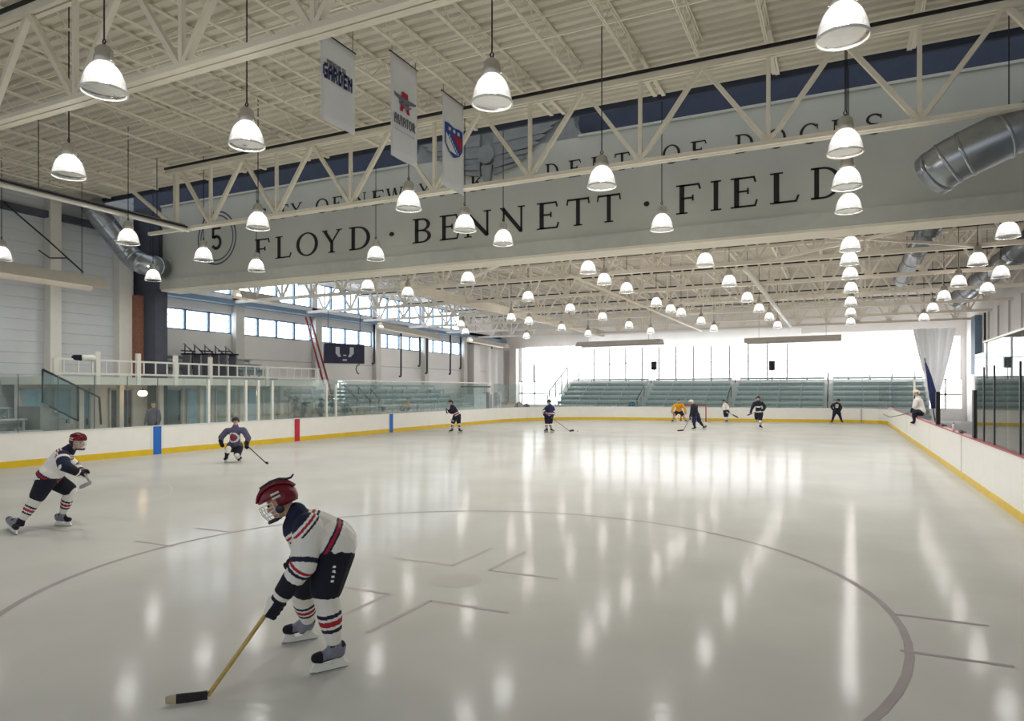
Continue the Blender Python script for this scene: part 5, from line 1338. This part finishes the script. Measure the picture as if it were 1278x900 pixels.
# dark room openings and blue-lit doors under it
dn = 0
for y0, y1, m, z0 in ((14.9, 15.7, 'blue_glass', .1), (16.1, 16.6, 'blue_glass', .1), (17.0, 17.4, 'frame_blue', .1), (18.3, 19.2, 'dark_pier', .1), (20.3, 21.6, 'glass_dark', .1), (22.0, 23.2, 'blue_glass', .3), (23.6, 24.6, 'seat_dark', .3), (25.0, 26.2, 'blue_glass', .3), (26.6, 27.6, 'seat_dark', .3)):
    dn += 1; x = -27.08; mb = MB(); mb.span((x, y0, z0), (x + .05, y1, 2.3)); d_ = emit('door_%d' % dn, mb, m, kind='structure')
    fb = MB(); fb.span((x, y0 - .07, z0), (x + .09, y0, 2.36)); fb.span((x, y1, z0), (x + .09, y1 + .07, 2.36)); fb.span((x, y0 - .07, 2.3), (x + .09, y1 + .07, 2.38)); emit('door_frame', fb, 'panel_grey', d_)
    hb = MB(); hb.box((x + .09, y1 - .1, 1.05), (.04, .03, .25)); emit('door_handle', hb, 'dark_metal', d_)
a = PX(178, 491, -25.2); r = thing('wall_light', a - ZV * .05, 'small warm lamp glowing under the white-railed platform', 'lamp')
mb = MB(); mb.ell(a, (Vector((.13, 0, 0)), Vector((0, .2, 0)), ZV * .12), 14, 8); emit('bulb', mb, 'warm_bulb', r, True)
mb = MB(); mb.lathe([(.05, .1), (.12, .12), (.12, .15), (.02, .16), (.02, 2.4 - a.z)], a, 12); emit('fitting', mb, 'dark_metal', r, True)
# bag on the rail
a = PX(103, 446, XM); mb = MB(); mb.cap(a + Vector((0, -.28, -.02)), a + Vector((0, .3, -.02)), .1, .12, mi=0); mb.cap(a + Vector((.03, .0, -.02)), a + Vector((.03, .34, -.02)), .115, .125, mi=1)
solo('equipment_bag', mb, ['navy_deep', 'holder'], 'small dark and white bag lying on the left end of the platform railing', 'bag', smooth=True)
# near left bleacher
def bleacher(name, label, rows, x0, dx, z0, dz, y0, y1, m, axis='x', foot='seat_dark', rail=None, gaps=()):
    """rows step away from the ice along -x (axis x) or +y (axis y)"""
    r = thing(name, ((x0 + x0 + dx * rows) / 2, (y0 + y1) / 2, 0) if axis == 'x' else ((y0 + y1) / 2, x0 + dx * rows / 2, 0), label, 'bleachers')
    for k in range(rows):
        a = x0 + dx * k; z = z0 + dz * k; s = 1 if dx > 0 else -1
        def sp(mb, xa, xb, ya, yb, za, zb):
            if axis == 'x': mb.span((xa, ya, za), (xb, yb, zb))
            else: mb.span((ya, xa, za), (yb, xb, zb))
        mb = MB(); sp(mb, a + s * .28, a + s * .56, y0, y1, z + .40, z + .45); sp(mb, a + s * .555, a + s * .58, y0, y1, z + .3, z + .45); emit('seat_plank', mb, m, r)
        mb = MB(); sp(mb, a - s * .15, a + s * .3, y0, y1, z - .02, z + .03); sp(mb, a - s * .15, a - s * .13, y0, y1, z - dz * .6, z); emit('foot_plank', mb, foot, r)
    n = max(2, round((y1 - y0) / 1.8)); sg = 1 if dx > 0 else -1
    for j in range(n + 1):
        y = y0 + .06 + (y1 - y0 - .12) * j / n; mb = MB()
        for k in range(rows):
            a = x0 + dx * k; z = z0 + dz * k; sp(mb, a + sg * .38, a + sg * .46, y - .03, y + .03, 0, z + .4)
        a, b = x0 + sg * .4, x0 + dx * (rows - 1) + sg * .44
        pa, pb = ((a, y, z0), (b, y, z0 + dz * (rows - 1))) if axis == 'x' else ((y, a, z0), (y, b, z0 + dz * (rows - 1)))
        mb.beam(pa, pb, .06, .08); emit('support_frame', mb, 'alu', r)
    return r
r = bleacher('bleachers', 'grey bench seating behind the glass at the left edge', 4, -23.2, -.85, .55, .36, 7.5, 13.6, 'alu')
# stairs with dark guard
r = thing('stair', (-23.8, 13.6, 0), 'short stair with dark slanting handrail leading up to the platform', 'stairs')
mb = MB()
for k in range(8): mb.span((-25.2, 13.75 + .27 * k, 0), (-23.9, 13.75 + .27 * (k + 1), 1.75 - .2 * k))
emit('steps', mb, 'concrete', r)
hp = [PX(53, 461, -23.8), PX(100, 484, -23.8), PX(124, 496, -23.8), PX(126, 530, -23.8)]
mb = MB(); mb.path(hp, .035, 8); emit('handrail', mb, 'dark_metal', r, True)
mb = MB(); mb.path([PX(62, 507, -23.8), PX(97, 525, -23.8)], .03, 8); emit('handrail', mb, 'dark_metal', r, True)
mb = MB(); q = [PX(53, 461, -23.82), PX(97, 483, -23.82), PX(97, 525, -23.82), PX(54, 503, -23.82)]; mb.add(q + [p + Vector((-.012, 0, 0)) for p in q], [(0, 1, 2, 3), (7, 6, 5, 4), (0, 4, 5, 1), (1, 5, 6, 2), (2, 6, 7, 3), (3, 7, 4, 0)]); emit('guard_glass', mb, 'glass_dark', r)
for px, ya, yb in ((53, 461, 503), (97.5, 483, 526)): mb = MB(); mb.tube(PX(px, ya, -23.8), PX(px, yb, -23.8), .03, n=8); emit('baluster', mb, 'dark_metal', r, True)
# far left seating and rails
bleacher('bleachers', 'pale seating rows behind the left boards of the far half', 6, -24.2, -.9, .55, .34, 29.6, 46.5, 'seat')
bl = bleacher('bleachers', 'dark upper seating rows above the white-railed platform', 3, -28.6, -.75, 3.0, .3, 21.5, 29.0, 'seat_dark')
def aisle_rail(px0, y0, px1, y1, X0, X1, lab):
    a, b = PX(px0, y0, X0), PX(px1, y1, X1); r = thing('aisle_handrail', b - ZV * .9, lab, 'handrail')
    mb = MB(); mb.tube(a, b, .035, n=8); emit('rail', mb, 'dark_metal', r, True)
    for t in (.08, .92): p = a.lerp(b, t); mb = MB(); mb.tube(p, p - ZV * .85, .028, n=8); emit('post', mb, 'dark_metal', r, True)
for k, (a, b) in enumerate((((429, 480), (447, 500)), ((446, 482), (463, 501)), ((462, 485), (474, 499)))): aisle_rail(a[0], a[1], b[0], b[1], -28, -25.4, 'dark slanting aisle handrail in the pale left seating, %s from the ladder' % ON[k])
for k, px in enumerate((230, 242, 255, 268, 281)): aisle_rail(px, 429 + k * .8, px + 11, 440 + k * .8, -30, -28.8, 'thin slanting handrail over the dark upper seating, %s from the left' % ON[k])
for k, (px, w) in enumerate(((240, .8), (263, .75), (285, .8))):
    a = PX(px, 447, -28.3); r = thing('stacked_bench', a - ZV * .4, 'dark bench on the platform below the slanting rails, %s from the left' % ON[k], 'bench')
    mb = MB(); mb.span((a.x - .3, a.y - w / 2, a.z + .15), (a.x + .3, a.y + w / 2, a.z + .22)); emit('seat', mb, 'navy_deep', r)
    for s in (-1, 1): mb = MB(); mb.span((a.x - .25, a.y + s * w * .38 - .05, 3.0), (a.x + .25, a.y + s * w * .38 + .05, a.z + .15)); emit('leg', mb, 'stick_grey', r)
    mb = MB(); mb.span((a.x - .3, a.y - w / 2, a.z + .32), (a.x - .25, a.y + w / 2, a.z + .38)); emit('backrest', mb, 'dark_metal', r)
# scoreboard
c0, c1 = U(404.2, 440, 41.5), U(454.2, 443, 42.8); ctr = (c0 + c1) / 2; du = (c1 - c0); W = du.to_2d().length; du = Vector((du.x, du.y, 0)).normalized(); nrm = du.cross(ZV)
r = thing('scoreboard', ctr - ZV * .62, 'dark navy scoreboard hanging on the left side of the far hall', 'scoreboard')
mb = MB(); mb.poly([(-W / 2, -.6), (W / 2, -.6), (W / 2, .6), (-W / 2, .6)], ctr - nrm * .1, du, ZV, .2); emit('cabinet', mb, 'score', r)
mb = MB()
for s in (-1, 1): mb.poly([(s * .38 - .11, .42), (s * .38 - .13, .05), (s * .34 - .03 * s - .1, -.16), (s * .3 + .12, -.16), (s * .42 + .13, .1), (s * .42 + .11, .42)][::-1] if False else [(s * .44 - .13, .02), (s * .3 - .1, -.2), (s * .3 + .08, -.2), (s * .44 + .12, .02), (s * .44 + .12, .4), (s * .44 - .12, .4)], ctr + nrm * .1, du, ZV, .012)
mb.poly([(-.1, -.14), (.1, -.14), (.1, -.07), (-.1, -.07)], ctr + nrm * .1, du, ZV, .012); mb.poly([(-.13, -.44), (.13, -.44), (.13, -.34), (-.13, -.34)], ctr + nrm * .1, du, ZV, .012)
emit('display_marks', mb, 'print_silver', r)
mb = MB()
for s in (-1, 1): mb = MB(); mb.tube(ctr + du * s * W * .4 + ZV * .6, ctr + du * s * W * .4 + ZV * 2.6, .02, n=6); emit('hanger_rod', mb, 'dark_metal', r)
a = U(446, 461, 42.5); mb = MB(); mb.path([a + V(.12, 0, .3), a + V(-.03, 0, .2), a + V(-.08, 0, 0), a + V(-.02, 0, -.2), a + V(.1, 0, -.3)], .035, 8); mb.tube(a + V(.12, 0, .3), Vector(a + V(.12, .05, .62)), .012, n=5); r = solo('hook_bracket', mb, 'dark_metal', 'small curved dark hook below the scoreboard', 'hook', smooth=True)
# ladder
A0, B0 = PX(383, 395, -30.4), PX(418, 506, -26.6); A1, B1 = A0 + Vector((0, .42, 0)), B0 + Vector((0, .5, 0)); B0.z = max(B0.z, 0)
A0 = U(381.5, 396, 43.2); A1 = U(387, 396, 43.2); B0 = U(411.5, 507, 40.6); B1 = U(418, 507, 40.6)
r = thing('ladder', (B0 + B1) / 2, 'tall red ladder leaning against the left windows beside the scoreboard', 'ladder')
for a, b in ((A0, B0), (A1, B1)): mb = MB(); mb.beam(a, b, .07, .1); emit('rail', mb, 'ladder_red', r)
for k in range(18): t = (k + .5) / 18; mb = MB(); mb.tube(A0.lerp(B0, t), A1.lerp(B1, t), .022, n=6); emit('rung', mb, 'alu', r)

# ------------------------------------------------------------------ far end: seating, curtains, speakers, flag
XA, XZ = PY(700, 480, 58).x, PY(1158, 480, 58).x
secs = [(XA, -15.6, 'left section'), (-15.0, -8.4, 'left middle section'), (-7.8, -1.2, 'right middle section'), (-.6, XZ, 'right section')]
for x0, x1, nm in secs:
    bleacher('bleachers', 'teal-grey bench seating below the far windows, ' + nm, 7, 55.9, .8, .5, .4, x0, x1, 'seat', axis='y')
for k, x in enumerate((-15.3, -8.1, -.9)):
    r = thing('aisle_handrail', (x, 57.5, .5), 'slanting aisle handrail in the far seating, %s from the left' % ON[k], 'handrail')
    mb = MB(); mb.tube((x, 55.9, 1.5), (x, 60.8, 3.9), .04, n=8); emit('rail', mb, 'dark_metal', r, True)
    for y in (56, 58.3, 60.7): mb = MB(); z = 1.5 + (y - 55.9) * .49; mb.tube((x, y, z - .95), (x, y, z), .03, n=8); emit('post', mb, 'dark_metal', r, True)
r = thing('stair_rail', (XA - .4, 58, 0), 'dark stair railing at the left end of the far seating', 'railing')
for k in range(4): y = 56.2 + 1.5 * k; z = 1.2 + .75 * k; mb = MB(); mb.tube((XA - .4, y, 0), (XA - .4, y, z + 1), .04, n=8); emit('post', mb, 'dark_metal', r, True)
mb = MB(); mb.tube((XA - .4, 56.2, 2.2), (XA - .4, 60.7, 4.45), .04, n=8); emit('rail', mb, 'dark_metal', r, True)
for px, nm in ((816.5, 'left one'), (963.5, 'right one')):
    a = PY(px, 456.5, 61); r = thing('loudspeaker', Vector((a.x, a.y, 3.3)), 'black loudspeaker on a thin stand before the far windows, ' + nm, 'loudspeaker')
    mb = MB(); mb.box(a, (.46, .4, .78)); mb.box(a + Vector((0, -.21, 0)), (.4, .03, .7)); emit('cabinet', mb, 'black', r)
    mb = MB(); mb.lathe([(.14, 0), (.15, .02), (.05, .04), (0, .03)], (0, 0, 0), 16)
    for p in mb.v: p.x, p.y, p.z = a.x + p.x, a.y - .225 - p.z, a.z - .12 + p.y
    emit('cone', mb, 'dark_metal', r, True)
    mb = MB(); mb.tube((a.x, a.y, 3.1), (a.x, a.y, a.z - .38), .035, n=8); emit('stand', mb, 'dark_metal', r, True)
def curtain(name, corner_fn, label, nu=40, nv=24, m='curtain'):
    mb = MB(); vs = []; fs = []
    for i in range(nv + 1):
        for j in range(nu + 1): vs.append(corner_fn(j / nu, i / nv))
    for i in range(nv):
        for j in range(nu): k = i * (nu + 1) + j; fs.append((k, k + 1, k + nu + 2, k + nu + 1))
    mb.add(vs, fs); o = solo(name, mb, m, label, 'curtain', smooth=True); return o
def cl(u, v):
    y = 60.9; xl = PY(655, 430, y).x; xr = PY(740, 430, y).x; top = 6.5
    x = xl + (xr - xl) * u; pinch = v ** .8; xg = PY(690, 430, y).x
    x = x * (1 - .72 * pinch) + xg * .72 * pinch; z = top - v * (4.4 - 1.3 * (1 - u) * 0) - .5 * math.sin(u * math.pi) * v
    return Vector((x, y + .18 * math.sin(u * 38) * (.3 + v), z))
curtain('window_curtain', cl, 'white sheer curtain gathered to one side at the left end of the far windows')
def cr(u, v):
    y = 60.2; xl = PY(1000, 430, y).x; xr = PY(1160, 430, y).x; top = 6.9
    return Vector((xl + (xr - xl) * u, y + .12 * math.sin(u * 30) * (.3 + v), top + (3.3 + .5 * u * u - top) * v))
curtain('window_curtain', cr, 'white sheer curtain drawn across the right end of the far windows')
def cr2(u, v):
    y = 59.8; k = v ** 1.15; xl = PY(1140, 430, y).x; xr = PY(1193, 430, y).x; xg = PY(1166, 430, y).x
    x = xl + (xr - xl) * u; x = x * (1 - .86 * k) + xg * .86 * k
    return Vector((x, y + (.35 - .2 * k) * math.sin(u * 22), 6.9 + (1.4 - 6.9) * v))
curtain('window_curtain', cr2, 'greyish bunched curtain narrowing to a point beside the furled flag', m='curtain_dense')
def cm(u, v):
    y = 60.9; xl = PY(735, 430, y).x; xr = PY(1000, 430, y).x
    return Vector((xl + (xr - xl) * u, y + .08 * math.sin(u * 60), 7.4 + (6.15 - 7.4) * v))
curtain('valance_curtain', cm, 'white cloth strip along the top of the far windows', 60, 4)
def cc(u, v):
    a = PX(606, 450, -30.3); b = PX(640, 450, -30.3)
    y = a.y + (b.y - a.y) * u
    return Vector((-30.2 + .15 * math.sin(u * 26), y, 6.3 - 5.2 * v))
curtain('corner_curtain', cc, 'tall pale curtain hanging in the far left corner')
# flag
a, b = U(1154, 447, 33.5), U(1164, 507, 33); r = thing('flag_on_pole', (b.x, b.y, 0), 'furled navy flag on a slanting pole behind the bench at right', 'flag')
mb = MB(); mb.tube(a, b + (b - a) * (b.z / (a.z - b.z)), .025, n=8); emit('pole', mb, 'dark_metal', r, True)
mb = MB(); mb.path([a.lerp(b, .1), a.lerp(b, .35) + V(.06, 0, 0), a.lerp(b, .7) + V(.1, 0, 0), b + V(.08, 0, -.1)], [.04, .1, .16, .14], 10); emit('cloth', mb, 'flag', r, True)
# things in far left corner behind boards
for k, px in enumerate((609, 619)):
    a = PX(px, 500, -29.2); r = thing('locker_cabinet', (a.x, a.y, 0), 'tall pale cabinet in the far left corner, ' + ('left one' if k == 0 else 'right one'), 'cabinet')
    mb = MB(); mb.box((a.x, a.y, 1.05), (.7, .75, 2.1)); emit('carcass', mb, 'panel_grey', r); mb = MB(); mb.box((a.x + .36, a.y, 1.0), (.03, .3, 1.8)); emit('door', mb, 'frame_blue', r)
a = PX(592, 486, -29.5); r = thing('snack_kiosk', (a.x, a.y, 0), 'small booth with dark awning beside the far left seating', 'kiosk')
mb = MB(); mb.box((a.x, a.y, 1.0), (1.2, 2.2, 2.0)); emit('counter', mb, 'seat', r); mb = MB(); mb.box((a.x + .15, a.y, 2.6), (1.6, 2.6, .12)); emit('awning', mb, 'dark_pier', r)
for s in (-1, 1): mb = MB(); mb.tube((a.x + .5, a.y + s * 1.05, 2.0), (a.x + .5, a.y + s * 1.05, 2.6), .04, n=8); emit('post', mb, 'alu', r)
a = PX(648, 505, -27); mb = MB(); mb.ell((a.x, a.y, .6), (Vector((.4, 0, 0)), Vector((0, .7, 0)), ZV * .6), 14, 10); mb.ell((a.x + .2, a.y + 1.2, .55), (Vector((.35, 0, 0)), Vector((0, .6, 0)), ZV * .5), 14, 10); solo('covered_equipment', mb, 'navy_deep', 'low dark covered equipment behind the boards in the far left corner', 'equipment', smooth=True)

# ------------------------------------------------------------------ world light through the open near end
w = bpy.data.worlds.new('world'); SC.world = w; w.use_nodes = True; bg = w.node_tree.nodes['Background']
bg.inputs['Color'].default_value = (.9, .95, 1, 1); bg.inputs['Strength'].default_value = .7
